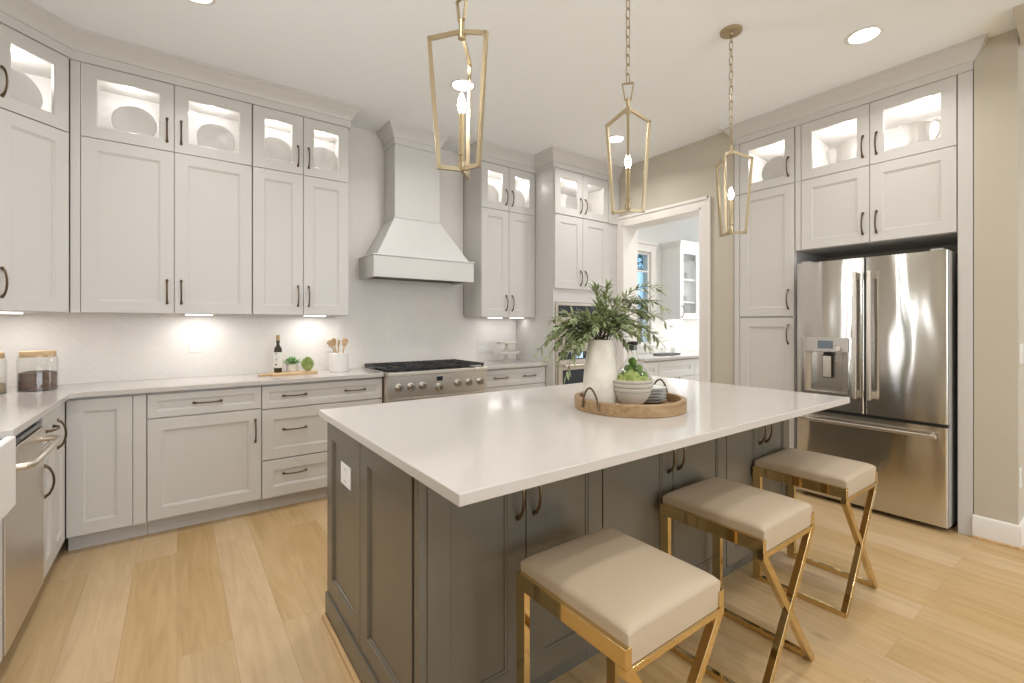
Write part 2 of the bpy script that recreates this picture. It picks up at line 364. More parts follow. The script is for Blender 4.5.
for i, a in enumerate((1.70, 2.02, 2.38)): window('window_%d' % (i+2), False, a, a+0.14, 1.08, 2.35, XL, 0.12, (), (), 0.04, 1)  # added slits, kept narrow to reflect as streaks in the refrigerator doors
for i, (a, b) in enumerate(((0, 1.65), (1.8, 3.4), (3.55, 5.2))):
    window('window_%d' % (i+5), True, a, b, 0.5, 2.8, -5, 0.1, (2.1,), ((a+b)/2,), 0.07, 1)

# door casing and jamb of the pantry opening
dc = MB()
y0, y1, zt = 2.474, 3.425, 2.431; cw = 0.088
dc.box(XW-0.02, XW, y0-cw, y0, 0, zt+cw).box(XW-0.02, XW, y1, 3.502, 0, zt+cw).box(XW-0.02, XW, y0, y1, zt, zt+cw)
dc.box(XW-0.032, XW-0.018, y0-cw-0.008, y0-cw+0.02, 0, zt+cw+0.008).box(XW-0.032, XW-0.018, y0-cw, 3.502, zt+cw-0.02, zt+cw+0.008)
dc.box(XW-0.02, 4.25, y0, y0+0.018, 0, zt).box(XW-0.02, 4.25, y1-0.018, y1, 0, zt).box(XW-0.02, 4.25, y0, y1, zt-0.018, zt)
dc.box(4.23, 4.25, y0-0.07, y0, 0, zt+cw).box(4.23, 4.25, y1, y1+cw, 0, zt+cw).box(4.23, 4.25, y0, y1, zt, zt+cw)
struct('trim_1', dc, M['trimw'], 0.002)

def sweep(path, prof, closed=False):
    """path: list of (x,y); profile (offset to the RIGHT of travel direction, z); mitred"""
    n = len(path); mb = MB(); rings = []
    P2 = [Vector(p) for p in path]
    for i in range(n):
        d0 = (P2[i]-P2[i-1]).normalized() if i > 0 else (P2[1]-P2[0]).normalized()
        d1 = (P2[i+1]-P2[i]).normalized() if i < n-1 else d0
        n0 = Vector((d0.y, -d0.x)); n1 = Vector((d1.y, -d1.x)); b = (n0+n1).normalized(); k = 1/max(0.3, b.dot(n0))
        rings.append([(P2[i].x+b.x*k*o, P2[i].y+b.y*k*o, z) for o, z in prof])
    m = len(prof); vs = [p for r_ in rings for p in r_]; fs = []
    for i in range(n-1):
        for j in range(m):
            j2 = (j+1) % m; fs.append((i*m+j, i*m+j2, (i+1)*m+j2, (i+1)*m+j))
    fs += [tuple(range(m)), tuple((n-1)*m+j for j in range(m-1, -1, -1))]
    return mb.add(vs, fs)
CROWN = [(-0.03, ZT), (0.004, ZT), (0.004, ZT+0.052), (0.012, ZT+0.056), (0.014, ZT+0.066), (0.024, ZT+0.085), (0.042, ZT+0.112), (0.058, ZT+0.128), (0.063, ZT+0.14), (0.070, ZT+0.145), (0.070, CH), (-0.03, CH)]
# travel so that the room is on the right-hand side
dg = 0.70711
def crown(name, path): return struct(name, sweep(path, CROWN), M['cab'])
crown('trim_2', [(-1.05, 3.24), (-0.505, 3.785), (1.133, 3.785), (1.133, YW)][0:4])
crown('trim_3', [(2.385, YW), (2.385, 3.785), (3.06, 3.785), (3.06, 3.50), (XW, 3.50)])
crown('trim_4', [(XW, 2.155), (XR-0.002, 2.155), (XR-0.002, 0.634), (XW, 0.634)])
# skirting round the wall end on the right, and the crown that starts beyond it
BASE = [(0, 0), (0.016, 0), (0.016, 0.115), (0.010, 0.135), (0, 0.14)]
struct('baseboard_right', sweep([(4.02, 0.632), (4.02, 0.44), (7.0, 0.44)], BASE), M['trimw'])
struct('trim_5', sweep([(4.02, 0.43), (4.02, -0.3), (4.02, -4.9)], [(-0.05, 2.98), (0.0, 2.98), (0.03, 2.99), (0.24, 3.045), (0.28, 3.055), (0.28, CH), (-0.05, CH)]), M['wall'])
struct('baseboard_shoe', sweep([(4.004, 0.632), (4.004, 0.424), (7.0, 0.424)], [(0, 0), (0.012, 0), (0.01, 0.012), (0, 0.016)]), M['wood'])

# tile backsplash
bs = MB().box(-1.13+0.001, 3.06, YW-0.008, YW-0.0005, ZC, ZU+0.02).box(1.135, 2.38, YW-0.008, YW-0.0005, ZU+0.02, CH-0.001)
o = bs.build('backsplash', M['tile']); tag(o, 'cream tiled backsplash along the back wall from the worktop up behind the hood', 'backsplash')
o = MB().box(XL+0.0005, XL+0.008, 2.8, YW-0.01, ZC, ZU+0.02).build('backsplash', M['tile']); tag(o, 'short stretch of cream tile on the left wall beside the glass jars', 'backsplash')
o = MB().box(4.235, 6.99, 3.942, 3.9495, ZC, 1.0).box(5.2, 6.99, 3.942, 3.9495, 1.0, 1.42).build('backsplash', M['tile']); tag(o, 'white tile behind the glasses in the room beyond the doorway', 'backsplash')

# ------------------------------------------------------------------ cabinet kit (front plane y=0, x to the right, y into the wall)
SR = 0.072
def front(x0, x1, z0, z1, s=SR, t=0.02, glass=False, flat=False):
    g = 0.002; x0 += g; x1 -= g; z0 += g; z1 -= g; mb = MB()
    if flat: return mb.box(x0, x1, 0, t, z0, z1)
    def ring(i, y): return [(x0+i, y, z0+i), (x1-i, y, z0+i), (x1-i, y, z1-i), (x0+i, y, z1-i)]
    e = 0.0015
    rs = [ring(0, t), ring(0, e), ring(e, 0), ring(s, 0), ring(s+0.003, 0.004), ring(s+0.009, 0.005), ring(s+0.011, 0.0095)]
    if glass: rs[4:] = [ring(s+0.004, 0.004), ring(s+0.004, t), ring(0, t)]
    vs = [p for r_ in rs for p in r_]; fs = []
    for i in range(len(rs)-1):
        for j in range(4):
            j2 = (j+1) % 4; fs.append((i*4+j, i*4+j2, (i+1)*4+j2, (i+1)*4+j))
    if not glass:
        k = (len(rs)-1)*4; fs += [(k, k+1, k+2, k+3), (3, 2, 1, 0)]
    return mb.add(vs, fs)
def handle_mb(L=0.15, vert=True, out=0.032):
    pts = []; rs = []
    for i in range(13):
        a = i/12; q = -L/2+L*a; d = out*(math.sin(PI*a)**0.55 if 0 < a < 1 else 0)
        pts.append((0, -d-0.001, q)); rs.append(0.0075 if i in (0, 12) else 0.0062 if i in (1, 11) else 0.0050)
    mb = MB().tube(pts, rs, 8)
    for q in (-L/2, L/2): mb.tube([(0, 0, q), (0, -0.004, q)], 0.009, 10)
    if not vert: mb.xform(Matrix.Rotation(PI/2, 4, 'Y'))
    return mb
HV = handle_mb().build('handle', M['bronze']); HH = handle_mb(vert=False).build('handle', M['bronze'])
HMV, HMH = HV.data, HH.data
bpy.data.objects.remove(HV); bpy.data.objects.remove(HH)
def handle(parent, x, z, vert=True):
    o = bpy.data.objects.new('handle', HMV if vert else HMH); COL.objects.link(o); o.parent = parent; o.location = (x, -0.0005, z); return o
def cabinet(name, label, cat, loc, rz, W, D, z0, z1, fronts, m=None, group=None, toe=0, body=None):
    """fronts: (kind, x0, x1, z0, z1, [handles (x,z,vert)])"""
    m = m or M['cab']; t = thing(name, label, cat, (*loc, 0), rz, group)
    if body: body.build('body', m, t)
    elif any(f[0] == 'glass' for f in fronts):
        k = 0.018; b = MB().box(0, k, 0.021, D, z0, z1).box(W-k, W, 0.021, D, z0, z1).box(k, W-k, D-0.01, D, z0, z1).box(k, W-k, 0.021, D-0.01, z0, z0+k).box(k, W-k, 0.021, D-0.01, z1-k, z1)
        for f in fronts[:-1]:
            b.box(f[2]-0.02, f[2]+0.02, 0.021, 0.04, z0+k, z1-k)
        b.build('body', m, t)
    else:
        b = MB().box(0, W, 0.021, D, z0+toe, z1)
        b.build('body', m, t)
        if toe: MB().box(0, W, 0.085, D, z0, z0+toe).build('toe_kick', m, t)
    for f in fronts:
        kind, a, b_, c, d = f[:5]
        nm = {'door': 'door', 'drawer': 'drawer', 'glass': 'door', 'filler': 'filler_strip'}[kind]
        s = 0.05 if kind == 'drawer' and d-c < 0.2 else SR
        if kind == 'drawer' and d-c < 0.2: s = 0.042
        fo = front(a, b_, c, d, s=s, glass=kind == 'glass', flat=kind == 'filler').build(nm, m, t)
        if kind == 'glass':
            fo['label'] = 'glass door in a white frame'
            MB().box(a+SR-0.004, b_-SR+0.004, 0.009, 0.013, c+SR-0.004, d-SR+0.004).build('pane', M['glassdoor'], fo)
        for h in (f[5] if len(f) > 5 else []): handle(fo, *h)
    return t
def pucks(t, xs, z, y, power=None):
    for x in xs:
        o = MB().lathe([(0, -0.006), (0.026, -0.006), (0.03, 0), (0, 0)], (x, y, z), 20).build('puck_light', M['puck'], t)
        l = bpy.data.lights.new('puck_lamp', 'POINT'); l.energy = power or K_GLASS; l.color = WHITE; l.shadow_soft_size = 0.02
        lo_ = bpy.data.objects.new('puck_lamp', l); COL.objects.link(lo_); lo_.parent = t; lo_.location = (x, y, z-0.075)
def underlight(t, x, y, z, L=0.16, power=None):
    MB().box(x-L/2, x+L/2, y-0.02, y+0.02, z-0.010, z).build('light_bar', M['bar'], t)
    area('light_bar_lamp', (x, y, z-0.012), (0, 0, 0), L, 0.035, power or K_UNDER, WHITE, t)

# --- back wall uppers left of the hood
UD = YW-YU-0.001
def upper(x0, x1, xm, labl, labu, gl=None):
    W = x1-x0; m_ = xm-x0
    a = cabinet('wall_cabinet', labl, 'cabinet', (x0, YU), 0, W, UD, ZU, ZM-0.001,
        [('door', 0, m_, ZU, ZM, [(m_-0.038, ZU+0.143, True)]), ('door', m_, W, ZU, ZM, [(m_+0.038, ZU+0.143, True)])], group=None)
    b = cabinet('display_cabinet', labu, 'cabinet', (x0, YU), 0, W, UD, ZM+0.001, ZT-0.001,
        [('glass', 0, m_, ZM, ZT, [(m_-0.038, ZM+0.137, True)]), ('glass', m_, W, ZM, ZT, [(m_+0.038, ZM+0.137, True)])])
    pucks(b, [m_/2, (m_+W)/2], ZT-0.019, 0.13)
    return a, b
a1, b1 = upper(-0.474, 0.437, -0.016, 'wide white two-door wall cabinet on the back wall next to the corner', 'lit glass-front cabinet on the back wall beside the corner, wider pair of doors')
a2, b2 = upper(0.441, 1.121, 0.781, 'narrower white two-door wall cabinet directly left of the hood', 'lit glass-front cabinet with narrow doors at the top, just left of the hood')
underlight(a1, 0.60, 0.16, ZU); underlight(a2, 0.46, 0.16, ZU)
MB().box(-0.519, -0.475, YU+0.004, YW-0.001, ZU, ZT-0.001).build('filler_strip', M['cab'], a1, loc=(0.474, -YU, 0))
a3, b3 = upper(2.39, 3.06, 2.72, 'white two-door wall cabinet between the hood and the oven tower', 'lit glass-front cabinet between the hood and the oven tower')
underlight(a3, 0.28, 0.18, ZU, power=0.3); underlight(a3, 0.56, 0.18, ZU, power=0.18)
# diagonal corner upper
DL = 0.37; dcx, dcy = -0.512, 3.785
ox, oy = dcx-DL*dg, dcy-DL*dg
def diag(name, label, z0, z1, glass, hz):
    # local frame: x toward the back-wall end
    t = thing(name, label, 'cabinet', (ox, oy, 0), R(45))
    def L(px, py):
        dx, dy = px-ox, py-oy; return (dx*dg+dy*dg, -dx*dg+dy*dg)
    p = [L(ox, oy), L(dcx, dcy), L(dcx, YW-0.01), L(XL+0.01, YW-0.01), L(XL+0.01, oy)]
    q = [(x, y+0.021) if i < 2 else (x, y) for i, (x, y) in enumerate(p)]
    if glass:
        k = 0.018; b = MB().prism(q, z0, z0+k).prism(q, z1-k, z1)
        for i in range(1, 5):
            A, B_ = Vector(q[i]), Vector(q[(i+1) % 5]); n_ = (B_-A).normalized(); n_ = Vector((-n_.y, n_.x))*0.012
            b.prism([tuple(A), tuple(B_), tuple(B_+n_), tuple(A+n_)], z0+k, z1-k)
        b.build('body', M['cab'], t)
        pucks(t, [DL/2], z1-k-0.001, 0.2, K_GLASS*2)
    else: MB().prism(q, z0, z1).build('body', M['cab'], t)
    d = front(0.0, DL-0.012, z0, z1, glass=glass).build('door', M['cab'], t)
    if glass:
        MB().box(SR-0.004, DL-0.008-SR, 0.009, 0.013, z0+SR-0.004, z1-SR+0.004).build('pane', M['glassdoor'], d)
    handle(d, 0.036, hz, True)
    return t
diag('wall_cabinet', 'white single-door cabinet set diagonally across the corner, above the glass jars', ZU, ZM-0.001, False, ZU+0.15)
dgc = diag('display_cabinet', 'lit glass-front cabinet set diagonally across the corner near the ceiling', ZM+0.001, ZT-0.001, True, ZM+0.14)
underlight(dgc, DL/2, 0.25, ZU-0.001, 0.2)

# --- base cabinets along the back wall
BD = YW-YB-0.001; ZB = ZC-0.031
cabinet('base_cabinet', 'white corner base cabinet with a single plain door and no handle', 'cabinet', (-0.515, YB), 0, 0.362, BD, 0, ZB,
        [('door', 0, 0.297, 0.103, 0.893), ('filler', 0.297, 0.362, 0.103, 0.893)], toe=0.10)
W = 0.626
cabinet('base_cabinet', 'white base cabinet with one drawer over a single wide door, near the corner', 'cabinet', (-0.151, YB), 0, W, BD, 0, ZB,
        [('drawer', 0, W, 0.742, 0.893, [(0.313, 0.819, False)]), ('door', 0, W, 0.108, 0.738, [(0.588, 0.59, True)])], toe=0.10)
W = 0.862
cabinet('base_cabinet', 'white three-drawer base cabinet directly left of the range', 'cabinet', (0.477, YB), 0, W, BD, 0, ZB,
        [('drawer', 0, W, 0.732, 0.893, [(0.212, 0.817, False), (0.645, 0.817, False)]), ('drawer', 0, W, 0.372, 0.728, [(0.212, 0.577, False), (0.645, 0.577, False)]),
         ('drawer', 0, W, 0.105, 0.368, [(0.212, 0.262, False), (0.645, 0.262, False)])], toe=0.10)
W = 0.765
cabinet('base_cabinet', 'white drawer base cabinet right of the range, under the cake stand', 'cabinet', (2.293, YB), 0, W, BD, 0, ZB,
        [('drawer', 0, W, 0.732, 0.893, [(0.21, 0.815, False), (0.56, 0.815, False)]), ('drawer', 0, W, 0.372, 0.728, [(0.21, 0.577, False), (0.56, 0.577, False)]),
         ('drawer', 0, W, 0.105, 0.368, [(0.21, 0.262, False), (0.56, 0.262, False)])], toe=0.10)

# --- left run (fronts face +x)
XF = -0.515; LD = XF-XL-0.001
cabinet('base_cabinet', 'white one-door base cabinet filling the corner end of the left run', 'cabinet', (XF, 3.312), PI/2, 0.29, LD, 0, ZB,
        [('door', 0, 0.29, 0.103, 0.893, [(0.085, 0.744, True)])], toe=0.10)
cabinet('base_cabinet', 'narrow white base cabinet with drawer and door next to the dishwasher', 'cabinet', (XF, 3.072), PI/2, 0.238, LD, 0, ZB,
        [('drawer', 0, 0.238, 0.745, 0.893, [(0.14, 0.805, False)]), ('door', 0, 0.238, 0.103, 0.741, [(0.03, 0.573, True)])], toe=0.10)
dw = thing('dishwasher', 'stainless steel dishwasher with a bar handle in the left run', 'dishwasher', (XF, 2.462, 0), PI/2)
MB().box(0.004, 0.602, 0.022, 0.58, 0.10, 0.90).build('body', M['dark'], dw)
MB().box(0.004, 0.602, -0.005, 0.022, 0.105, 0.845).build('door', M['steel'], dw, 0.004)
MB().box(0.004, 0.602, 0.004, 0.022, 0.85, 0.868).build('control_strip', M['blackg'], dw)
MB().box(0.004, 0.602, 0.07, 0.30, 0.0, 0.10).build('toe_kick', M['dark'], dw)
hb = MB()
hb.tube([(0.03, -0.005, 0.79), (0.034, -0.05, 0.79), (0.06, -0.066, 0.79), (0.30, -0.068, 0.79), (0.546, -0.066, 0.79), (0.572, -0.05, 0.79), (0.576, -0.005, 0.79)], 0.013, 12)
hb.build('handle', M['steel'], dw)
# apron sink and its cabinet
sk = thing('apron_sink', 'white farmhouse sink with a deep apron front at the left edge of the picture', 'sink', (XF, 1.62, 0), PI/2)
sm = MB(); t_ = 0.022
sm.box(0, 0.83, -0.035, -0.035+t_*1.3, 0.66, 0.918).box(0, 0.83, 0.43, 0.43+t_, 0.66, 0.905).box(0, t_, -0.006, 0.43, 0.66, 0.905).box(0.83-t_, 0.83, -0.006, 0.43, 0.66, 0.905).box(0, 0.83, -0.006, 0.43, 0.645, 0.665)
sm.build('basin', M['ceramic'], sk, 0.008, seg=3)
MB().lathe([(0, 0), (0.035, 0), (0.04, 0.004), (0, 0.006)], (0.415, 0.2, 0.665), 20).build('drain', M['steel'], sk)
cabinet('base_cabinet', 'white two-door sink cabinet under the apron sink', 'cabinet', (XF, 1.62), PI/2, 0.83, LD, 0, 0.64,
        [('door', 0, 0.415, 0.103, 0.63), ('door', 0.415, 0.83, 0.103, 0.63)], toe=0.10)

# --- worktops
ex, ey = -0.49, 3.592
ct = MB().prism([(XL+0.009, 1.1), (ex, 1.1), (ex, 1.60), (-0.96, 1.60), (-0.96, 2.46), (ex, 2.46), (ex, ey-0.035), (ex+0.035, ey), (1.34, ey), (1.34, YW-0.009), (XL+0.009, YW-0.009)], ZB, ZC)
o = ct.build('worktop', M['quartz'], None, 0.003); tag(o, 'white quartz worktop running round the corner from the sink to the range', 'worktop')
o = MB().box(2.29, 3.062, ey, YW-0.009, ZB, ZC).build('worktop', M['quartz'], None, 0.003); tag(o, 'short white quartz worktop between the range and the oven tower', 'worktop')

# ------------------------------------------------------------------ hood
hd = thing('range_hood', 'white tapered wooden hood above the range', 'hood', (1.812, YW-0.009, 0))
def frustum(b, t, z0, z1):  # b,t = (x0,x1,y0,y1)
    return MB().add([(b[0],b[2],z0),(b[1],b[2],z0),(b[1],b[3],z0),(b[0],b[3],z0),(t[0],t[2],z1),(t[1],t[2],z1),(t[1],t[3],z1),(t[0],t[3],z1)],
                    [(0,3,2,1),(4,5,6,7),(0,1,5,4),(1,2,6,5),(2,3,7,6),(3,0,4,7)])
hw = 0.470; hl = 0.497; hy = -0.377
bn = MB().box(-hl, hw, hy, hy+0.03, 1.725, 1.905).box(-hl, -hl+0.03, hy+0.03, 0, 1.725, 1.905).box(hw-0.03, hw, hy+0.03, 0, 1.725, 1.905).box(-hl+0.03, hw-0.03, hy+0.03, 0, 1.80, 1.905)
bn.box(-hl-0.006, hw+0.006, hy-0.006, 0, 1.905, 1.918)
bn.build('band', M['hood'], hd, 0.003)
MB().box(-hl+0.031, hw-0.031, hy+0.031, -0.001, 1.74, 1.80).build('filter_panel', M['dark'], hd)
frustum((-0.46, 0.43, hy+0.022, 0), (-0.268, 0.17, -0.258, 0), 1.918, 2.27).build('tapered_body', M['hood'], hd, 0.003)
ch = MB().box(-0.268, 0.17, -0.258, 0, 2.27, 2.90)
ch.box(-0.274, 0.176, -0.264, 0, 2.265, 2.279)
ch.build('chimney', M['hood'], hd, 0.002)
cp = [(o_, z_) for o_, z_ in CROWN]
sweep([(-0.268, 0), (-0.268, -0.258), (0.17, -0.258), (0.17, 0)], cp).build('crown', M['hood'], hd)
MB().box(-0.262, 0.165, -0.252, 0, 2.89, CH-0.001).build('crown_core', M['hood'], hd)

# ------------------------------------------------------------------ range
rg = thing('range_cooker', 'stainless steel gas range with seven control knobs below the hood', 'stove', (1.347, 3.53, 0))
RW = 0.936; RDp = YW-3.53-0.012
MB().box(0, RW, 0.03, RDp, 0.08, 0.915).build('body', M['steel'], rg, 0.002)
MB().box(0, RW, 0.0, 0.03, 0.735, 0.912).build('control_panel', M['steel'], rg, 0.004)
MB().box(-0.002, RW+0.002, -0.02, RDp, 0.908, 0.940).build('cooktop', M['steel'], rg, 0.006)
MB().box(0.02, RW-0.02, 0.05, RDp-0.05, 0.937, 0.942).build('burner_tray', M['blackg'], rg)
dr = MB().box(0.004, RW-0.004, 0.0, 0.03, 0.22, 0.725).build('oven_door', M['steel'], rg, 0.004)
MB().box(0.18, RW-0.18, -0.003, 0.0, 0.33, 0.60).build('window', M['blackg'], dr)
MB().tube([(0.06, -0.055, 0.67), (RW-0.06, -0.055, 0.67)], 0.013, 12).bar((0.09, 0, 0.67), (0.09, -0.055, 0.67), 0.02, 0.02).bar((RW-0.09, 0, 0.67), (RW-0.09, -0.055, 0.67), 0.02, 0.02).build('handle', M['steel'], dr)
MB().box(0.004, RW-0.004, 0.0, 0.03, 0.085, 0.21).build('lower_drawer', M['steel'], rg, 0.004)
for x in (0.05, RW-0.05):
    for y in (0.08, RDp-0.06): MB().lathe([(0, 0), (0.02, 0), (0.015, 0.08), (0, 0.08)], (x, y, 0), 12).build('foot', M['steel'], rg)
for i, (x, z) in enumerate([(0.095, 0.815), (0.20, 0.815), (0.305, 0.815), (0.457, 0.795), (0.635, 0.815), (0.75, 0.815), (0.865, 0.815)]):
    k = MB().lathe([(0, 0.042), (0.02, 0.042), (0.024, 0.036), (0.026, 0.01), (0.033, 0.008), (0.034, 0), (0, 0)], (0, 0, 0), 20)
    k.box(-0.006, 0.006, -0.022, 0.022, 0.04, 0.052); k.xform(Matrix.Rotation(PI/2, 4, 'X'))
    kn = k.build('knob', M['steeldark'], rg, loc=(x, 0.0, z)); 
MB().box(0.415, 0.50, -0.004, 0.0, 0.84, 0.892).build('display_bezel', M['steel'], rg, 0.001)
MB().box(0.43, 0.485, -0.006, -0.003, 0.848, 0.885).build('display', M['blackg'], rg)
for gi in range(3):
    gx = 0.012+gi*0.305; gm = MB(); x0, x1 = gx, gx+0.302; y0, y1 = 0.03, RDp-0.012; zz = 0.966
    for q in (x0+0.006, (x0+x1)/2-0.05, (x0+x1)/2+0.05, x1-0.006): gm.bar((q, y0, zz), (q, y1, zz), 0.014, 0.018)
    for q in (y0+0.006, (y0+y1)/2, y1-0.006, y0+(y1-y0)*0.25, y0+(y1-y0)*0.75): gm.bar((x0, q, zz), (x1, q, zz), 0.014, 0.018)
    for q in (x0+0.01, x1-0.01):
        for p in (y0+0.01, (y0+y1)/2, y1-0.01): gm.bar((q, p, 0.942), (q, p, zz), 0.012, 0.012, (1,0,0))
    gm.build('grate', M['black'], rg)
    for p in (0.25, 0.75):
        MB().lathe([(0, 0.016), (0.03, 0.016), (0.036, 0.011), (0.036, 0.006), (0.046, 0.004), (0.046, 0), (0, 0)], ((x0+x1)/2, y0+(y1-y0)*p, 0.942), 20).build('burner', M['burner'], rg)

# ------------------------------------------------------------------ oven tower
tx0, tx1, ty = 3.064, 3.85, 3.504
TD = YW-ty-0.001
tw = thing('oven_tower', 'tall white cabinet housing the built-in microwave and oven, right of the back worktop', 'cabinet', (tx0, ty, 0))
TW = tx1-tx0; FW = XW-tx0-0.001
zq = ZM-0.026; b = MB().box(0, 0.02, 0.0, TD, 0.1, zq).box(TW-0.02, FW, 0.0, TD, 0.1, zq).box(0.02, TW-0.02, TD-0.02, TD, 0.1, zq).box(0.02, TW-0.02, 0.021, TD-0.02, 1.58, zq).box(0.02, TW-0.02, 0.0, TD-0.02, 0.1, 0.30).box(0, FW, 0.07, TD, 0, 0.1)
b.box(0.02, TW-0.02, 0.0, 0.02, 1.555, 1.70)
b.build('body', M['cab'], tw)
hx = TW/2
d1 = front(0.004, hx, 1.69, 2.440).build('door', M['cab'], tw, loc=(0, -0.02, 0)); handle(d1, hx-0.035, 1.81)
d2 = front(hx, TW-0.002, 1.69, 2.440).build('door', M['cab'], tw, loc=(0, -0.02, 0)); handle(d2, hx+0.035, 1.81)
front(0.004, TW-0.002, 0.11, 0.29, s=0.045).build('drawer', M['cab'], tw, loc=(0, -0.02, 0))
tu = cabinet('display_cabinet', 'lit glass-front cabinet on top of the oven tower, beside the doorway', 'cabinet', (tx0, ty-0.02), 0, FW, TD+0.02, ZM-0.025, ZT-0.001,
        [('glass', 0.004, hx, ZM-0.024, ZT-0.02, [(hx-0.035, ZM+0.10, True)]), ('glass', hx, TW-0.002, ZM-0.024, ZT-0.02, [(hx+0.035, ZM+0.10, True)]), ('filler', TW, FW, ZM-0.024, ZT-0.001)])
pucks(tu, [hx/2, hx*1.5], ZT-0.019, 0.24, K_GLASS*1.8)
mw = thing('microwave_oven', 'built-in steel microwave with a black control strip, upper appliance in the tower', 'microwave', (tx0+0.022, ty, 0))
AW = TW-0.044
MB().box(0.01, AW-0.01, 0.0, 0.45, 1.07, 1.54).build('body', M['dark'], mw)
MB().box(0, AW, -0.022, -0.001, 1.065, 1.55).build('frame', M['steel'], mw, 0.002)
MB().box(0.03, AW-0.03, -0.03, -0.022, 1.40, 1.52).build('control_strip', M['blackg'], mw)
md = MB().box(0.02, AW-0.02, -0.038, -0.022, 1.09, 1.385).build('door', M['steel'], mw, 0.003)
MB().box(0.10, AW-0.10, -0.040, -0.038, 1.13, 1.17).build('vent_strip', M['fridgeside'], md)
MB().tube([(0.06, -0.075, 1.345), (AW-0.06, -0.075, 1.345)], 0.011, 12).bar((0.09, -0.038, 1.345), (0.09, -0.075, 1.345), 0.018, 0.018).bar((AW-0.09, -0.038, 1.345), (AW-0.09, -0.075, 1.345), 0.018, 0.018).build('handle', M['steel'], md)
ov = thing('wall_oven', 'built-in steel wall oven with a lit display, below the microwave', 'oven', (tx0+0.022, ty, 0))
MB().box(0.01, AW-0.01, 0.0, 0.5, 0.31, 1.055).build('body', M['dark'], ov)
MB().box(0, AW, -0.022, -0.001, 0.31, 1.06).build('frame', M['steel'], ov, 0.002)
cs = MB().box(0.03, AW-0.03, -0.028, -0.022, 0.965, 1.045).build('control_strip', M['blackg'], ov)
MB().box(0.20, 0.36, -0.030, -0.028, 0.975, 1.038).build('display', M['bluescr'], cs)
od = MB().box(0.015, AW-0.015, -0.038, -0.022, 0.34, 0.945).build('door', M['steel'], ov, 0.003)
MB().box(0.07, AW-0.07, -0.041, -0.038, 0.45, 0.86).build('window', M['blackg'], od)
MB().tube([(0.06, -0.08, 0.905), (AW-0.06, -0.08, 0.905)], 0.012, 12).bar((0.09, -0.038, 0.905), (0.09, -0.08, 0.905), 0.018, 0.018).bar((AW-0.09, -0.038, 0.905), (AW-0.09, -0.08, 0.905), 0.018, 0.018).build('handle', M['steel'], od)

# ------------------------------------------------------------------ right wall: pantry column, over-fridge cabinets, end panel
RD = 0.64
PY1 = 2.155; PY0 = 1.656     # pantry column
W = PY1-PY0; fl = 0.050
pc = cabinet('pantry_cabinet', 'tall white one-column pantry cabinet between the doorway and the refrigerator', 'cabinet', (XR, PY1), -PI/2, W, RD, 0, ZM-0.001,
        [('filler', 0, fl, 0.10, ZM), ('door', fl, W-0.003, 1.392, ZM, [(W-0.05, 1.53, True)]), ('door', fl, W-0.003, 0.105, 1.382, [(W-0.05, 1.245, True)])], toe=0.10)
pd = cabinet('display_cabinet', 'lit glass-front single-door cabinet above the tall pantry column', 'cabinet', (XR, PY1), -PI/2, W, RD, ZM+0.001, ZT-0.001,
        [('filler', 0, fl, ZM, ZT), ('glass', fl, W-0.003, ZM, ZT, [(W-0.05, ZM+0.14, True)])])
pucks(pd, [W/2+0.02], ZT-0.019, 0.30, K_GLASS*2.2)
FY1 = 1.654; FY0 = 0.703; W = FY1-FY0; mid = FY1-1.162
cabinet('wall_cabinet', 'white two-door cabinet directly above the refrigerator', 'cabinet', (XR, FY1), -PI/2, W, RD, 1.916, ZM-0.001,
        [('filler', 0, 0.043, 1.916, ZM), ('door', 0.043, mid, 1.916, ZM, [(mid-0.04, 2.055, True)]), ('door', mid, W-0.002, 1.916, ZM, [(mid+0.04, 2.055, True)])])
fd = cabinet('display_cabinet', 'lit glass-front two-door cabinet holding two white pitchers, high above the refrigerator', 'cabinet', (XR, FY1), -PI/2, W, RD, ZM+0.001, ZT-0.001,
        [('filler', 0, 0.043, ZM, ZT), ('glass', 0.043, mid, ZM, ZT, [(mid-0.04, ZM+0.145, True)]), ('glass', mid, W-0.002, ZM, ZT, [(mid+0.04, ZM+0.145, True)])])
pucks(fd, [mid/2, (mid+W)/2], ZT-0.019, 0.30, K_GLASS*2.0)
o = MB().box(XR, 4.655, 0.632, 0.701, 0, ZT-0.001).build('end_panel', M['cab'], None, 0.002); tag(o, 'tall white end panel standing between the refrigerator and the beige wall', 'panel')

# ------------------------------------------------------------------ refrigerator
fr = thing('refrigerator', 'large stainless steel french-door refrigerator with ice dispenser', 'refrigerator', (3.935, 1.612, 0), -PI/2)
FWd = 0.882
MB().box(0.004, FWd+0.001, 0.055, 0.70, 0.03, 1.80).build('body', M['fridgeside'], fr, 0.004)
MB().box(0.02, FWd-0.02, 0.09, 0.60, 0.0, 0.03).build('base_grille', M['black'], fr)
sp = 1.612-1.167   # split between the doors
def wavy(x0, x1, z0, z1, t=0.05, hole=None):
    """door skin with rounded vertical edges"""
    r_ = 0.012; pl = [(x0, t), (x0, r_)]+[(x0+r_-r_*math.cos(a), r_-r_*math.sin(a)) for a in (PI/8, PI/4, 3*PI/8, PI/2)]
    pl += [(x1-r_+r_*math.sin(a), r_-r_*math.cos(a)) for a in (0, PI/8, PI/4, 3*PI/8)]+[(x1, r_), (x1, t)]
    return MB().prism(pl, z0, z1)
def fhandle(parent, p, q, horiz=False):
    mb = MB(); dv = (Vector(q)-Vector(p)).normalized()
    mb.bar(p, q, 0.022, 0.026, (0, 1, 0))
    for e in (Vector(p)+dv*0.03, Vector(q)-dv*0.03): mb.bar(e, e+Vector((0, 0.062, 0)), 0.02, 0.05 if not horiz else 0.02, (0, 0, 1))
    mb.build('handle', M['steel'], parent, 0.004)
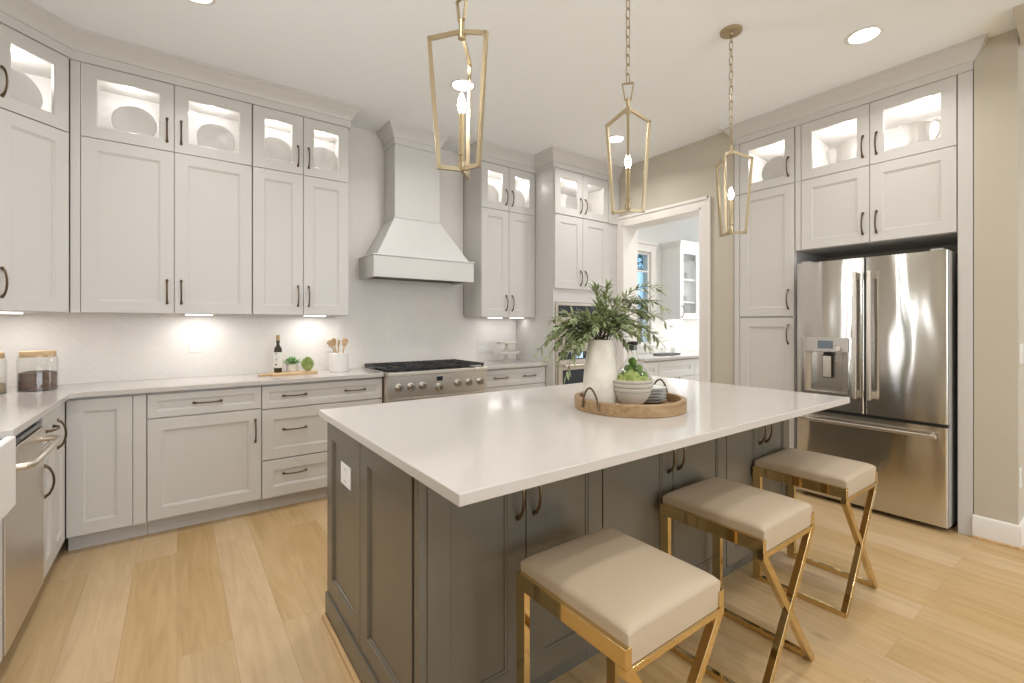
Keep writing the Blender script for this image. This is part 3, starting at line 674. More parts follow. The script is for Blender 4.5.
DX0, DX1, DZ0, DZ1 = 0.055, 0.345, 0.80, 1.225
# left door has a dispenser opening: four skins round it
ld = MB()
def sk_(x0, x1, z0, z1, l=False, r=False):
    r_ = 0.012
    pl = ([(x0, 0.05), (x0, r_)]+[(x0+r_-r_*math.cos(a), r_-r_*math.sin(a)) for a in (PI/8, PI/4, 3*PI/8, PI/2)]) if l else [(x0, 0.05), (x0, 0)]
    pl += ([(x1-r_+r_*math.sin(a), r_-r_*math.cos(a)) for a in (0, PI/8, PI/4, 3*PI/8)]+[(x1, r_), (x1, 0.05)]) if r else [(x1, 0), (x1, 0.05)]
    ld.prism(pl, z0, z1)
sk_(0.002, sp-0.003, DZ1, 1.80, True, True); sk_(0.002, sp-0.003, 0.69, DZ0, True, True)
sk_(0.002, DX0, DZ0, DZ1, True, False); sk_(DX1, sp-0.003, DZ0, DZ1, False, True)
lo = ld.build('left_door', M['fridge'], fr)
fhandle(lo, (sp-0.042, -0.06, 0.80), (sp-0.042, -0.06, 1.70))
pl = [(DX0, 0.0), (DX0, 0.05), (DX1, 0.05), (DX1, 0.0), (DX1-0.008, 0.0)]
for i in range(1, 12): pl.append((DX1-0.008-(DX1-DX0-0.016)*i/12, 0.043*math.sin(PI*i/12)**0.4 - (0.010 if i in (3, 9) else 0)))
pl.append((DX0+0.008, 0.0))
MB().prism(pl[::-1], DZ0+0.02, 1.125).build('dispenser_recess', M['steeldark'], lo, angle=50)
MB().box(DX0, DX1, -0.004, 0.05, DZ0, DZ0+0.02).build('drip_tray', M['steeldark'], lo)
MB().box(DX0-0.004, DX1+0.004, -0.014, 0.03, 1.12, DZ1+0.002).build('control_panel', M['steeldark'], lo, 0.004)
MB().box(DX0+0.10, DX0+0.20, -0.017, -0.014, 1.145, 1.205).build('display', M['screen'], lo)
MB().lathe([(0, 0.02), (0.016, 0.02), (0.018, 0), (0, 0)], (0, 0, 0), 16).xform(Matrix.Translation((DX1-0.05, -0.014, 1.15)) @ Matrix.Rotation(PI/2, 4, 'X')).build('dial', M['steel'], lo)
MB().box(DX0+0.12, DX0+0.175, 0.02, 0.045, 0.93, 1.09).build('dispenser_paddle', M['steel'], lo, 0.004)
MB().box(DX0+0.114, DX0+0.181, 0.030, 0.044, 0.925, 1.10).build('paddle_surround', M['black'], lo, 0.003)
MB().box(DX0+0.13, DX0+0.165, 0.01, 0.05, 1.09, 1.12).build('nozzle', M['black'], lo)
rd = wavy(sp+0.003, FWd-0.002, 0.69, 1.80).build('right_door', M['fridge'], fr)
fhandle(rd, (sp+0.042, -0.06, 0.80), (sp+0.042, -0.06, 1.70))
fz = wavy(0.002, FWd-0.002, 0.035, 0.668).build('freezer_drawer', M['fridge'], fr)
fhandle(fz, (0.045, -0.06, 0.612), (FWd-0.045, -0.06, 0.612), True)
for pa, z0_, z1_ in ((rd, 0.69, 1.80), (fz, 0.035, 0.668)): MB().box(FWd-0.002, FWd+0.0015, 0.013, 0.052, z0_+0.002, z1_-0.002).build('side_trim', M['fridgeside'], pa)
MB().box(0.01, FWd-0.01, 0.03, 0.072, 0.668, 0.69).build('gasket', M['black'], fr)
for q in (0.03, FWd-0.09): MB().box(q, q+0.06, 0.02, 0.10, 1.80, 1.815).build('hinge_cover', M['fridgeside'], fr)

# ------------------------------------------------------------------ island
IX0, IX1, IY0, IY1 = 0.552, 2.872, 1.212, 2.19
zi = ZC-0.031
o = MB().box(0.5225, 2.902, 0.925, 2.195+0.02, zi, ZC).build('island_worktop', M['quartz'], None, 0.003, seg=3); tag(o, 'large white quartz worktop on the dark island', 'worktop')
def icab(x0, x1, xm, label, hl, hr):
    W = x1-x0; m_ = xm-x0
    return cabinet('island_cabinet', label, 'cabinet', (x0, IY0), 0, W, 0.50, 0, zi-0.001,
        [('door', 0, m_, 0.125, 0.895, [(m_-0.035, 0.765, True)]), ('door', m_, W, 0.125, 0.895, [(m_+0.035, 0.765, True)])], m=M['island'], toe=0.115)
icab(0.580, 1.307, 0.94, 'dark grey two-door island cabinet behind the nearest stool', 0, 0)
icab(1.309, 2.188, 1.752, 'dark grey two-door island cabinet behind the middle stool', 0, 0)
icab(2.190, IX1, 2.55, 'dark grey two-door island cabinet behind the stool nearest the refrigerator', 0, 0)
ip = thing('island_end', 'dark grey panelled end of the island facing the left run', 'panel', (IX0, IY1, 0), -PI/2)
EW = IY1-IY0-0.042
MB().box(0, EW, 0.0205, 0.0275, 0.0, zi-0.001).build('body', M['island'], ip)
o = MB().box(IX0+0.029, IX1, IY0+0.502, IY1, 0, zi-0.001).build('rear_island_cabinet', M['island'], None, 0.002); tag(o, 'dark grey rear half of the island base, facing the range', 'cabinet')
front(0.0, 0.465, 0.112, 0.90, s=0.08).build('panel', M['island'], ip)
front(0.465, EW, 0.112, 0.90, s=0.08).build('panel', M['island'], ip)
MB().box(-0.004, EW, -0.008, 0.021, 0.0, 0.112).build('plinth', M['island'], ip, 0.003)
MB().box(-0.004, EW+0.03, -0.024, -0.008, 0.0, 0.018).build('shoe_moulding', M['wood'], ip, 0.004)
cpst = MB().box(EW+0.004, EW+0.016, 0.004, 0.03, 0, 0.90).box(EW+0.020, EW+0.042, 0.0, 0.026, 0, 0.90).box(EW+0.0, EW+0.04, 0.012, 0.03, 0, 0.90)
cpst.build('corner_post', M['island'], ip, 0.003)
def outlet(label, loc, rz, w=0.07, h=0.115, kind='outlet', parent=None, cat='outlet'):
    t = thing('wall_outlet' if kind == 'outlet' else 'light_switch', label, cat, loc, rz)
    MB().box(-w/2, w/2, -0.006, 0, -h/2, h/2).build('cover_plate', M['plastic'], t, 0.002)
    if kind == 'outlet':
        for z in (-0.024, 0.024):
            MB().box(-0.016, 0.016, -0.008, -0.006, z-0.014, z+0.014).build('socket', M['plastic'], t, 0.003)
            MB().box(-0.008, -0.005, -0.0085, -0.008, z-0.004, z+0.006).box(0.005, 0.008, -0.0085, -0.008, z-0.004, z+0.006).build('slot', M['slot'], t)
    else:
        MB().box(-0.016, 0.016, -0.010, -0.006, -0.033, 0.033).build('rocker', M['plastic'], t, 0.002)
    return t
outlet('white socket plate on the dark end panel of the island', (IX0+0.0095, 1.922, 0.708), -PI/2, 0.13, 0.088)
outlet('white socket plate on the tile below the wide wall cabinet', (0.105, YW-0.008, 1.175), 0)
outlet('white socket plate on the tile behind the crock of wooden utensils', (1.06, YW-0.008, 1.15), 0)
outlet('white socket plate on the tile between the range and the cake stand', (2.59, YW-0.008, 1.09), 0)
outlet('white light switch on the beige wall at the right edge', (4.10, 0.44, 1.15), 0, 0.12, 0.12, 'switch', cat='switch')
outlet('white socket low on the beige wall at the right edge', (4.07, 0.44, 0.41), 0, 0.07, 0.12)

# ------------------------------------------------------------------ stools
def make_stool(label, x, y, cross=False):
    t = thing('counter_stool', label, 'stool', (x, y, 0), 0, 'gold counter stools along the island')
    hx_, hy_ = 0.207, 0.209; a = 0.021
    for s in (-1, 1):
        xx = s*(hx_-a/2)
        MB().box(xx-a/2, xx+a/2, -hy_, hy_, 0.538, 0.585).build('side_rail', M['gold'], t, 0.0015)
        MB().box(xx-a/2, xx+a/2, -hy_, hy_, 0.0, 0.024).build('floor_rail', M['gold'], t, 0.0015)
        MB().box(xx-a/2, xx+a/2, hy_-0.04, hy_, 0.024, 0.538).build('leg', M['gold'], t, 0.0015)
        MB().box(xx-a/2, xx+a/2, -hy_, -hy_+a, 0.515, 0.538).build('corner_bracket', M['gold'], t)
    MB().box(-hx_+a, hx_-a, -hy_, -hy_+0.018, 0.519, 0.536).build('front_rail', M['gold'], t, 0.0015)
    MB().box(-hx_+a, hx_-a, hy_-0.018, hy_, 0.519, 0.536).build('back_rail', M['gold'], t, 0.0015)
    for s in (-1, 1):
        MB().bar((-s*(hx_-0.014), -hy_+0.012+s*0.0003, 0.525), (s*(hx_-0.014), -hy_+0.012+s*0.0003, 0.014), 0.024, 0.028, (0, 0, 1)).build('cross_leg', M['gold'], t, 0.0015)
    if cross: MB().box(-hx_+a, hx_-a, hy_-0.03, hy_-0.005, 0.0, 0.024).build('floor_crossbar', M['gold'], t, 0.0015)
    # cushion
    sx, sy, zb, ztp = 0.194, 0.206, 0.537, 0.640
    N = 25; vs = []; fs = []
    def prof(u):   # rounded edge height
        return 1-abs(u)**10
    for j in range(N):
        for i in range(N):
            u = math.sin((-1+2*i/(N-1))*PI/2)*1.0; v = math.sin((-1+2*j/(N-1))*PI/2)
            hgt = (max(0, 1-abs(u)**14))**0.5*(max(0, 1-abs(v)**14))**0.5
            cr = 0.012*(1-u*u)*(1-v*v)
            vs.append((u*sx, v*sy, zb+(ztp-0.012-zb)*(0.80+0.20*hgt)+cr))
    for j in range(N-1):
        for i in range(N-1):
            k = j*N+i; fs.append((k, k+1, k+N+1, k+N))
    border = [i for i in range(N)]+[j*N+N-1 for j in range(1, N)]+[(N-1)*N+i for i in range(N-2, -1, -1)]+[j*N for j in range(N-2, 0, -1)]
    nb = len(border); base = len(vs)
    for k in border: x_, y_, z_ = vs[k]; vs.append((x_*0.985, y_*0.985, zb))
    for k in range(nb): fs.append((border[(k+1) % nb], border[k], base+k, base+(k+1) % nb))
    fs.append(tuple(base+nb-1-k for k in range(nb)))
    MB().add(vs, fs).build('seat', M['seat'], t, angle=80)
    return t
make_stool('nearest of the three gold-framed stools, taupe seat, at the front left of the island', 1.031, 0.902, True)
make_stool('middle one of the three gold-framed stools with a taupe seat', 1.828, 0.976)
make_stool('gold-framed taupe stool at the far end of the row, closest to the refrigerator', 2.643, 0.999)

# ------------------------------------------------------------------ pendants
def make_pendant(label, x, y, th0, la):
    t = thing('pendant_light', label, 'pendant light', (x, y, 0), 0, 'brass lantern pendants over the island')
    rs, rb = 0.116, 0.081
    hub = MB().lathe([(0, 2.405), (0.009, 2.405), (0.010, 2.395), (0.010, 2.352), (0.014, 2.348), (0.014, 2.335), (0, 2.333)], (0, 0, 0), 16); hub.build('hub', M['brass'], t)
    for k in range(3):
        a = R(th0+120*k); ca, sa = math.cos(a), math.sin(a); nrm = (-sa, ca, 0)
        P_ = [(0.006*ca, 0.006*sa, 2.358), (rs*ca, rs*sa, 2.310), (rb*ca, rb*sa, 1.872), (0.0, 0.0, 1.874)]
        mb = MB()
        for p, q in zip(P_[:-1], P_[1:]):
            dv = (Vector(q)-Vector(p)).normalized()*0.005
            mb.bar(Vector(p)-dv, Vector(q)+dv, 0.014, 0.011, nrm)
        mb.build('frame_arm', M['brass'], t)
    MB().lathe([(0, 1.872), (0.010, 1.872), (0.014, 1.882), (0.014, 1.90), (0.010, 1.905), (0.010, 1.92), (0.013, 1.922), (0.013, 1.93), (0.0105, 1.932), (0.0105, 2.07), (0, 2.07)], (0, 0, 0), 20).build('candle_sleeve', M['brass'], t)
    MB().lathe([(0, 2.07), (0.007, 2.07), (0.011, 2.08), (0.0155, 2.098), (0.013, 2.118), (0.006, 2.138), (0, 2.146)], (0, 0, 0), 16).build('bulb', M['flame'], t)
    lp = MB(); ta = R(la); ca, sa = math.cos(ta), math.sin(ta)
    Q = [(-0.014, 2.40), (0.014, 2.40), (0.026, 2.478), (-0.026, 2.478)]
    for i in range(4):
        (p0, z0_), (p1, z1_) = Q[i], Q[(i+1) % 4]
        lp.bar((p0*ca, p0*sa, z0_), (p1*ca, p1*sa, z1_), 0.006, 0.009, (-sa, ca, 0))
    lp.build('top_loop', M['brass'], t)
    z = 2.478; i = 0; cm = MB()
    while z < CH-0.05:
        L, wd = 0.052, 0.0105; pts = []
        for k in range(16):
            a = 2*PI*k/16; px = wd*math.cos(a); pz = (L/2-wd)*(1 if math.sin(a) >= 0 else -1)*(1 if abs(math.sin(a)) > 1e-6 else 0)+wd*math.sin(a)
            zz = z+L/2-0.003+pz
            pts.append((px, 0, zz) if i % 2 == 0 else (0, px, zz))
        cm.tube(pts, 0.0027, 6, closed=True); z += L-0.0075; i += 1
    cm.build('chain', M['brass'], t)
    MB().lathe([(0, CH-0.026), (0.007, CH-0.026), (0.012, CH-0.018), (0.055, CH-0.017), (0.061, CH-0.012), (0.062, CH-0.0005), (0, CH-0.0005)], (0, 0, 0), 32).build('canopy', M['brass'], t)
    MB().tube([(0, 0, CH-0.045), (0, 0, CH-0.02)], 0.004, 8).build('canopy_hook', M['brass'], t)
    l = bpy.data.lights.new('bulb_lamp', 'POINT'); l.energy = 1.2; l.color = WARM; l.shadow_soft_size = 0.012
    lo_ = bpy.data.objects.new('bulb_lamp', l); COL.objects.link(lo_); lo_.parent = t; lo_.location = (0, 0, 2.165)
    return t
make_pendant('brass lantern pendant hanging nearest, its chain cut off by the top of the picture', 0.813, 1.420, 45, 100)
make_pendant('brass lantern pendant in the middle of the row, above the vase of branches', 1.743, 1.454, 100, 130)
make_pendant('brass lantern pendant with its round ceiling plate in view, nearest the refrigerator', 2.675, 1.454, 72, 32)

# ------------------------------------------------------------------ recessed ceiling lights
seen = {(3.367, 1.002): 'recessed ceiling light in front of the refrigerator, brightest disc at upper right',
        (1.693, 2.94): 'recessed ceiling light seen through the nearest lantern pendant',
        (3.35, 2.945): 'recessed ceiling light seen beside the middle lantern pendant',
        (0.076, 2.95): 'recessed ceiling light cut off by the top edge, over the left wall cabinets'}
def downlight(x, y, label, pw=None):
    t = thing('recessed_light', label, 'ceiling light', (x, y, CH), 0, None if (x, y) in seen else ('added ceiling fills beyond the doorway' if pw == 8 else None if 'over the' in label else 'recessed lights behind the viewer'))
    MB().lathe([(0.074, -0.001), (0.095, -0.001), (0.096, -0.004), (0.078, -0.007), (0.074, -0.004), (0.074, -0.001)], (0, 0, 0), 32).build('ring', M['trimring'], t)
    MB().lathe([(0, -0.0035), (0.074, -0.0035), (0.074, -0.0005), (0, -0.0005)], (0, 0, 0), 32).build('lens', M['lens'], t)
    area('lens_lamp', (0, 0, -0.012), (0, 0, 0), 0.15, 0.15, pw or K_CEIL, WARM, t, 'DISK', R(145))
for (x, y), lb in seen.items(): downlight(x, y, lb)
downlight(-0.78, 2.05, 'added fill light in the ceiling over the sink', 4)  # unseen, added to brighten the floor and base cabinets on the left
downlight(0.0, 0.9, 'recessed ceiling light over the aisle beside the island', 10)
for x, y in ((1.693, 0.3), (5.0, -0.95), (3.367, -0.95), (1.693, -1.6), (0.0, -0.95), (3.367, -2.9), (1.693, -3.3), (0.0, -2.9)): downlight(x, y, 'recessed ceiling light behind the viewer')
for x in (4.75, 5.7): downlight(x, 2.8, 'added fill light in the ceiling of the small room beyond the doorway', 8)  # unseen, added to light the cabinet fronts in that room

# ------------------------------------------------------------------ things in the glass cabinets
def plate(label, x, y, z, rz, r_=0.118, grp=None):
    mb = MB().lathe([(0, 0.0), (r_*0.62, 0.0), (r_*0.98, 0.006), (r_, 0.009), (r_*0.98, 0.012), (r_*0.72, 0.009), (r_*0.66, 0.006), (0, 0.005)], (0, 0, 0), 40)
    mb.xform(Matrix.Translation((0, 0, r_*0.985)) @ Matrix.Rotation(R(84), 4, 'X'))
    o_ = mb.build('plate', M['plate']); o_.location = (x, y, z+0.036); o_.rotation_euler = (0, 0, rz); tag(o_, label, 'plate', grp)
    st = MB()
    for sx_ in (-0.035, 0.035):
        st.tube([(sx_, -0.035, 0.045), (sx_, -0.03, 0.032), (sx_, 0.028, 0.032), (sx_*0.6, 0.05, 0.15)], 0.0022, 6)
        st.tube([(sx_, -0.03, 0.032), (sx_, -0.034, 0.001)], 0.0022, 6).tube([(sx_, 0.028, 0.032), (sx_, 0.045, 0.001)], 0.0022, 6)
    st.tube([(-0.035, 0.028, 0.032), (0.035, 0.028, 0.032)], 0.0022, 6).tube([(-0.021, 0.05, 0.15), (0.021, 0.05, 0.15)], 0.0022, 6)
    so = st.build('plate_stand', M['ceramic']); so.location = (x, y, z); so.rotation_euler = (0, 0, rz)
    q_ = label.index('plate')+6
    tag(so, 'white wire stand under the plate '+label[q_:].replace('standing ', '').replace(' on the back wall', '').replace(' cabinets', 's').replace(' of the glass cabinet', '').replace('behind the glass door', ''), 'plate stand')
    return o_
zp = ZM+0.0195
g4 = None
plate('round white plate standing in the leftmost door of the back wall glass cabinets', -0.225, 3.90, zp, 0)
plate('round white plate in the second glass door from the corner on the back wall', 0.225, 3.90, zp, 0)
plate('round white plate in the third glass door from the corner on the back wall', 0.61, 3.90, zp, 0)
plate('round white plate behind the glass door just left of the hood', 0.955, 3.90, zp, 0)
plate('round plate in the diagonal corner glass cabinet', -0.73, 3.73, zp, R(45), 0.12)
plate('round white plate in the left door of the glass cabinet right of the hood', 2.56, 3.92, zp, 0, 0.12)
plate('round white plate in the right door of the glass cabinet right of the hood', 2.90, 3.92, zp, 0, 0.12)
plate('round white plate in the right door of the glass cabinet on the oven tower', 3.62, 3.64, zp-0.024, 0, 0.12)
plate('round white plate behind the glass door above the tall pantry column', 4.14, 1.85, zp, -PI/2, 0.12)
def pitcher(label, x, y, z, rz, k=1.0):
    t = thing('pitcher', label, 'pitcher', (x, y, z), rz)
    pr = [(0, 0), (0.052, 0), (0.056, 0.01), (0.060, 0.06), (0.062, 0.12), (0.058, 0.16), (0.062, 0.20), (0.068, 0.235), (0.064, 0.235), (0.058, 0.20), (0.054, 0.16), (0.057, 0.06), (0.05, 0.014), (0, 0.012)]
    mb = MB().lathe([(a*k, b_*k) for a, b_ in pr], (0, 0, 0), 32)
    for i, p in enumerate(mb.v):   # pull the spout out on +x
        if p[2] > 0.18*k and p[0] > 0:
            f_ = (p[2]-0.18*k)/(0.055*k); c_ = max(0, p[0]/0.068/k)**4
            mb.v[i] = (p[0]+0.035*k*f_*c_, p[1], p[2]+0.018*k*f_*c_)
        elif p[2] > 0.2*k: mb.v[i] = (p[0], p[1], p[2]-0.01*k*max(0, -p[0]/0.06/k))
    mb.build('body', M['ceramic'], t)
    pts = [(-0.055, 0, 0.075), (-0.085, 0, 0.09), (-0.11, 0, 0.13), (-0.122, 0, 0.175), (-0.115, 0, 0.215), (-0.09, 0, 0.235), (-0.062, 0, 0.222)]
    MB().tube([(a*k, b_*k, c_*k) for a, b_, c_ in pts], 0.008*k, 8).build('handle', M['ceramic'], t)
    return t
pitcher('white pitcher above the refrigerator with its handle to the left', 4.17, 1.36, zp, -PI/2)
pitcher('white pitcher above the refrigerator with its handle to the right', 4.17, 0.93, zp, PI/2)
pitcher('white pitcher in the left door of the glass cabinet on the oven tower', 3.27, 3.63, zp-0.024, 0, 0.95)

# ------------------------------------------------------------------ left counter: jars
def canister(label, x, y, r_, h, fill, fm, fname):
    t = thing('glass_canister', label, 'jar', (x, y, ZC), 0)
    MB().lathe([(0, 0.0), (r_, 0.0), (r_, h-0.045), (r_*0.93, h-0.032), (r_*0.93, h-0.025), (r_*0.90, h-0.025), (r_*0.90, h-0.034), (r_-0.004, h-0.048), (r_-0.004, 0.006), (0, 0.006)], (0, 0, 0), 40).build('jar', M['jar'], t)
    MB().lathe([(0, h-0.035), (r_*0.89, h-0.035), (r_*0.89, h-0.024), (r_*0.89, h-0.026), (r_*0.89, h-0.003), (r_*0.86, h), (0, h)], (0, 0, 0), 40).build('lid', M['boardwood'], t)
    f_ = MB().lathe([(0, 0.007), (r_-0.006, 0.007), (r_-0.006, fill), (r_*0.6, fill+0.008), (0, fill+0.004)], (0, 0, 0), 40).build(fname, fm, t); f_['kind'] = 'stuff'
    return t
canister('glass jar of dark beans with a wooden lid on the left worktop', -0.668, 3.86, 0.088, 0.232, 0.105, M['beans'], 'beans')
canister('glass jar of pale dry food with a wooden lid, cut off by the left edge', -0.872, 3.80, 0.090, 0.232, 0.055, M['pasta'], 'dry_food')

# cutting board, oil, herb pot, artichoke, crock
t = thing('cutting_board', 'pale wooden serving board under the oil bottle on the back worktop', 'board', (0.735, 3.925, ZC), R(6))
poly = []
bl, bw = 0.17, 0.085
for cx_, cy_, a0 in ((bl-0.03, bw-0.03, 0), (-bl+0.03, bw-0.03, PI/2), (-bl+0.03, -bw+0.03, PI), (bl-0.03, -bw+0.03, 1.5*PI)): poly += arc((cx_, cy_), 0.03, a0, a0+PI/2, 5)
MB().prism(poly, 0, 0.018).build('board', M['boardwood'], t, 0.003)
MB().box(-bl-0.075, -bl+0.005, -0.02, 0.02, 0.0, 0.016).build('board_handle', M['boardwood'], t, 0.005)
zb_ = ZC+0.0185
t = thing('oil_bottle', 'dark oil bottle with a pale label and cork on the serving board', 'bottle', (0.632, 3.955, zb_), 0)
MB().lathe([(0, 0), (0.026, 0), (0.028, 0.004), (0.028, 0.165), (0.026, 0.185), (0.014, 0.205), (0.012, 0.215), (0.012, 0.235), (0.014, 0.237), (0.014, 0.245), (0, 0.245)], (0, 0, 0), 28).build('glass_body', M['oil'], t)
MB().lathe([(0, 0.2455), (0.0125, 0.2455), (0.0135, 0.27), (0.0125, 0.288), (0, 0.288)], (0, 0, 0), 16).build('cork', M['cork'], t)
lb = MB(); vs = []
for i in range(13):
    a = R(-200+ i*14.5); 
    for z in (0.035, 0.155): vs.append((0.0285*math.cos(a), 0.0285*math.sin(a), z))
lbo = lb.add(vs, [(2*i, 2*i+2, 2*i+3, 2*i+1) for i in range(12)]).build('paper_label', M['paper'], t)
vs = []; fs = []
for n_, (z0_, z1_, aa) in enumerate(((0.14, 0.148, 14), (0.055, 0.068, 14), (0.10, 0.103, 20), (0.112, 0.114, 20), (0.09, 0.092, 20))):
    k0 = len(vs)
    for i in range(5):
        a = R(-125-aa+aa*2*i/4)
        for z in (z0_, z1_): vs.append((0.0288*math.cos(a), 0.0288*math.sin(a), z))
    fs += [(k0+2*i, k0+2*i+2, k0+2*i+3, k0+2*i+1) for i in range(4)]
MB().add(vs, fs).build('print', M['ink'], lbo)
random.seed(5)
t = thing('herb_pot', 'small white pot of green herbs on the serving board', 'potted plant', (0.735, 3.965, zb_), 0)
MB().lathe([(0, 0), (0.036, 0), (0.040, 0.01), (0.044, 0.06), (0.040, 0.06), (0.037, 0.012), (0, 0.012)], (0, 0, 0), 24).build('pot', M['ceramic'], t)
def leafgeo(mb, p, d, up, L, wd, fold=0.25):
    d = d.normalized(); s = d.cross(up)
    if s.length < 1e-3: s = d.orthogonal()
    s.normalize(); u = s.cross(d)
    pts = [p, p+d*L*0.3+s*wd*0.45-u*wd*fold*0.3, p+d*L*0.62+s*wd*0.42-u*wd*fold*0.3-u*L*0.04, p+d*L-u*L*0.12, p+d*L*0.62-s*wd*0.42-u*wd*fold*0.3-u*L*0.04, p+d*L*0.3-s*wd*0.45-u*wd*fold*0.3,
           p+d*L*0.3+u*wd*0.1, p+d*L*0.62+u*wd*0.08-u*L*0.04]
    mb.add(pts, [(0,1,6), (0,6,5), (1,2,7,6), (6,7,4,5), (2,3,7), (7,3,4)])
hl = MB()
for i in range(170):
    a = random.uniform(0, 2*PI); r0 = random.uniform(0, 0.05); p = Vector((r0*math.cos(a), r0*math.sin(a), 0.06+random.uniform(0, 0.055)*(1-r0/0.09)))
    leafgeo(hl, p, Vector((math.cos(a), math.sin(a), random.uniform(-0.2, 0.9))), Vector((0,0,1)), 0.022, 0.016)
o = hl.build('herb_leaves', M['herb'], t, smooth=False)
t = thing('artichoke', 'green artichoke lying on the serving board', 'vegetable', (0.835, 3.90, zb_), 0)
core = MB().ball((0, 0, 0.048), 0.042, 18, 12, sz=1.05).build('heart', M['artichoke'], t)
br_ = MB()
for ring in range(7):
    ph = -0.5+ring*0.3; nn = 11 if ring < 5 else 7
    for i in range(nn):
        a = 2*PI*(i+0.5*(ring % 2))/nn; d = Vector((math.cos(a)*math.cos(ph), math.sin(a)*math.cos(ph), math.sin(ph)))
        p = Vector((0, 0, 0.048))+d*0.041
        leafgeo(br_, p, Vector((0, 0, 1))*0.8+d*0.35-Vector((d.x, d.y, 0))*max(0, ph)*0.5, -d, 0.028, 0.024, -0.3)
br_.build('scales', M['artichoke'], t, smooth=False)
t = thing('utensil_crock', 'plain white crock of wooden utensils left of the range', 'crock', (1.085, 3.93, ZC), 0)
MB().lathe([(0, 0), (0.072, 0), (0.076, 0.004), (0.076, 0.15), (0.073, 0.153), (0.070, 0.15), (0.070, 0.01), (0, 0.01)], (0, 0, 0), 36).build('crock', M['ceramic'], t)
def utensil(name, label, ang, lean, L, wd, y=0.0, base=(0, 0)):
    t2 = thing(name, label, 'utensil', (1.085+base[0], 3.93+base[1], ZC+0.014), 0)
    mb = MB().tube([(0, 0, 0), (0, 0, L-0.05)], 0.006, 8)
    mb.lathe([(0, -0.035), (wd*0.5, -0.028), (wd*0.9, -0.005), (wd, 0.015), (wd*0.8, 0.03), (0, 0.038)], (0, 0, L-0.035), 14, 1, 0.22)
    mb.xform(Matrix.Rotation(ang, 4, 'Z') @ Matrix.Rotation(lean, 4, 'Y')); mb.build('paddle', M['boardwood'], t2); return t2
utensil('wooden_spoon', 'wooden spoon leaning furthest left in the white crock', PI, R(24), 0.27, 0.026, base=(0.03, 0.0))
utensil('wooden_spatula', 'wooden spatula leaning left behind the spoon in the white crock', PI+0.15, R(14), 0.27, 0.024, base=(0.015, 0.01))
utensil('wooden_spoon', 'wooden spoon leaning right in the white crock', -0.1, R(9), 0.262, 0.026, base=(0.01, 0.0))
utensil('wooden_turner', 'short wooden turner standing at the back of the white crock', 0.9, R(8), 0.25, 0.022, base=(-0.01, 0.02))

# cake stands
def cakestand(label, x, y, z, r_, h):
    t = thing('cake_stand', label, 'cake stand', (x, y, z), 0)
    MB().lathe([(0, 0), (r_*0.5, 0), (r_*0.52, 0.005), (r_*0.34, 0.02), (r_*0.16, 0.045), (r_*0.13, h*0.6), (r_*0.2, h-0.018), (r_*0.3, h-0.016), (0, h-0.016)], (0, 0, 0), 32).build('pedestal', M['standgrey'], t)
    MB().lathe([(0, h-0.016), (r_, h-0.016), (r_+0.003, h-0.010), (r_+0.003, h+0.006), (r_, h+0.008), (r_-0.006, h+0.006), (r_-0.010, h-0.002), (0, h-0.002)], (0, 0, 0), 40).build('top', M['standgrey'], t)
cakestand('larger cream cake stand on the worktop right of the range', 2.775, 3.91, ZC, 0.135, 0.105)
cakestand('smaller cream cake stand stacked on the larger one', 2.775, 3.91, ZC+0.1035, 0.105, 0.10)

# ------------------------------------------------------------------ tray group on the island
TX, TY = 1.710, 1.420
t = thing('round_tray', 'round wooden tray with two curved iron handles on the island', 'tray', (TX, TY, ZC), 0)
TR = 0.250
MB().lathe([(0, 0), (TR, 0), (TR+0.003, 0.004), (TR+0.003, 0.050), (TR, 0.054), (TR-0.020, 0.054), (TR-0.022, 0.050), (TR-0.022, 0.016), (0, 0.016)], (0, 0, 0), 64).build('tray', M['traywood'], t)
for a0 in (R(180), R(4)):
    pts = []
    for i in range(13):
        q = i/12; a = a0-R(11)+R(22)*q; rr = TR+0.009
        pts.append((rr*math.cos(a), rr*math.sin(a), 0.022+0.090*math.sin(PI*q)**0.6))
    MB().tube(pts, 0.0045, 8).build('iron_handle', M['bronze'], t)
zt_ = ZC+0.0165
vx, vy = 1.586, 1.484
t = thing('ceramic_vase', 'tall cream stoneware vase with a looped handle, holding green branches', 'vase', (vx, vy, zt_), 0)
MB().lathe([(0, 0), (0.062, 0), (0.070, 0.006), (0.078, 0.05), (0.080, 0.10), (0.074, 0.17), (0.064, 0.24), (0.058, 0.285), (0.061, 0.30), (0.057, 0.303), (0.053, 0.295), (0.054, 0.27), (0.07, 0.12), (0.068, 0.02), (0, 0.012)], (0, 0, 0), 48).build('body', M['vase'], t)
hp = []
for i in range(15):
    q = i/14; z = 0.27-0.16*q; rr = 0.060+0.018*q+0.012*math.sin(PI*q); hp.append((rr*0.86, -rr*0.5, z))
MB().tube(hp, 0.0028, 8).build('handle', M['vase'], t)
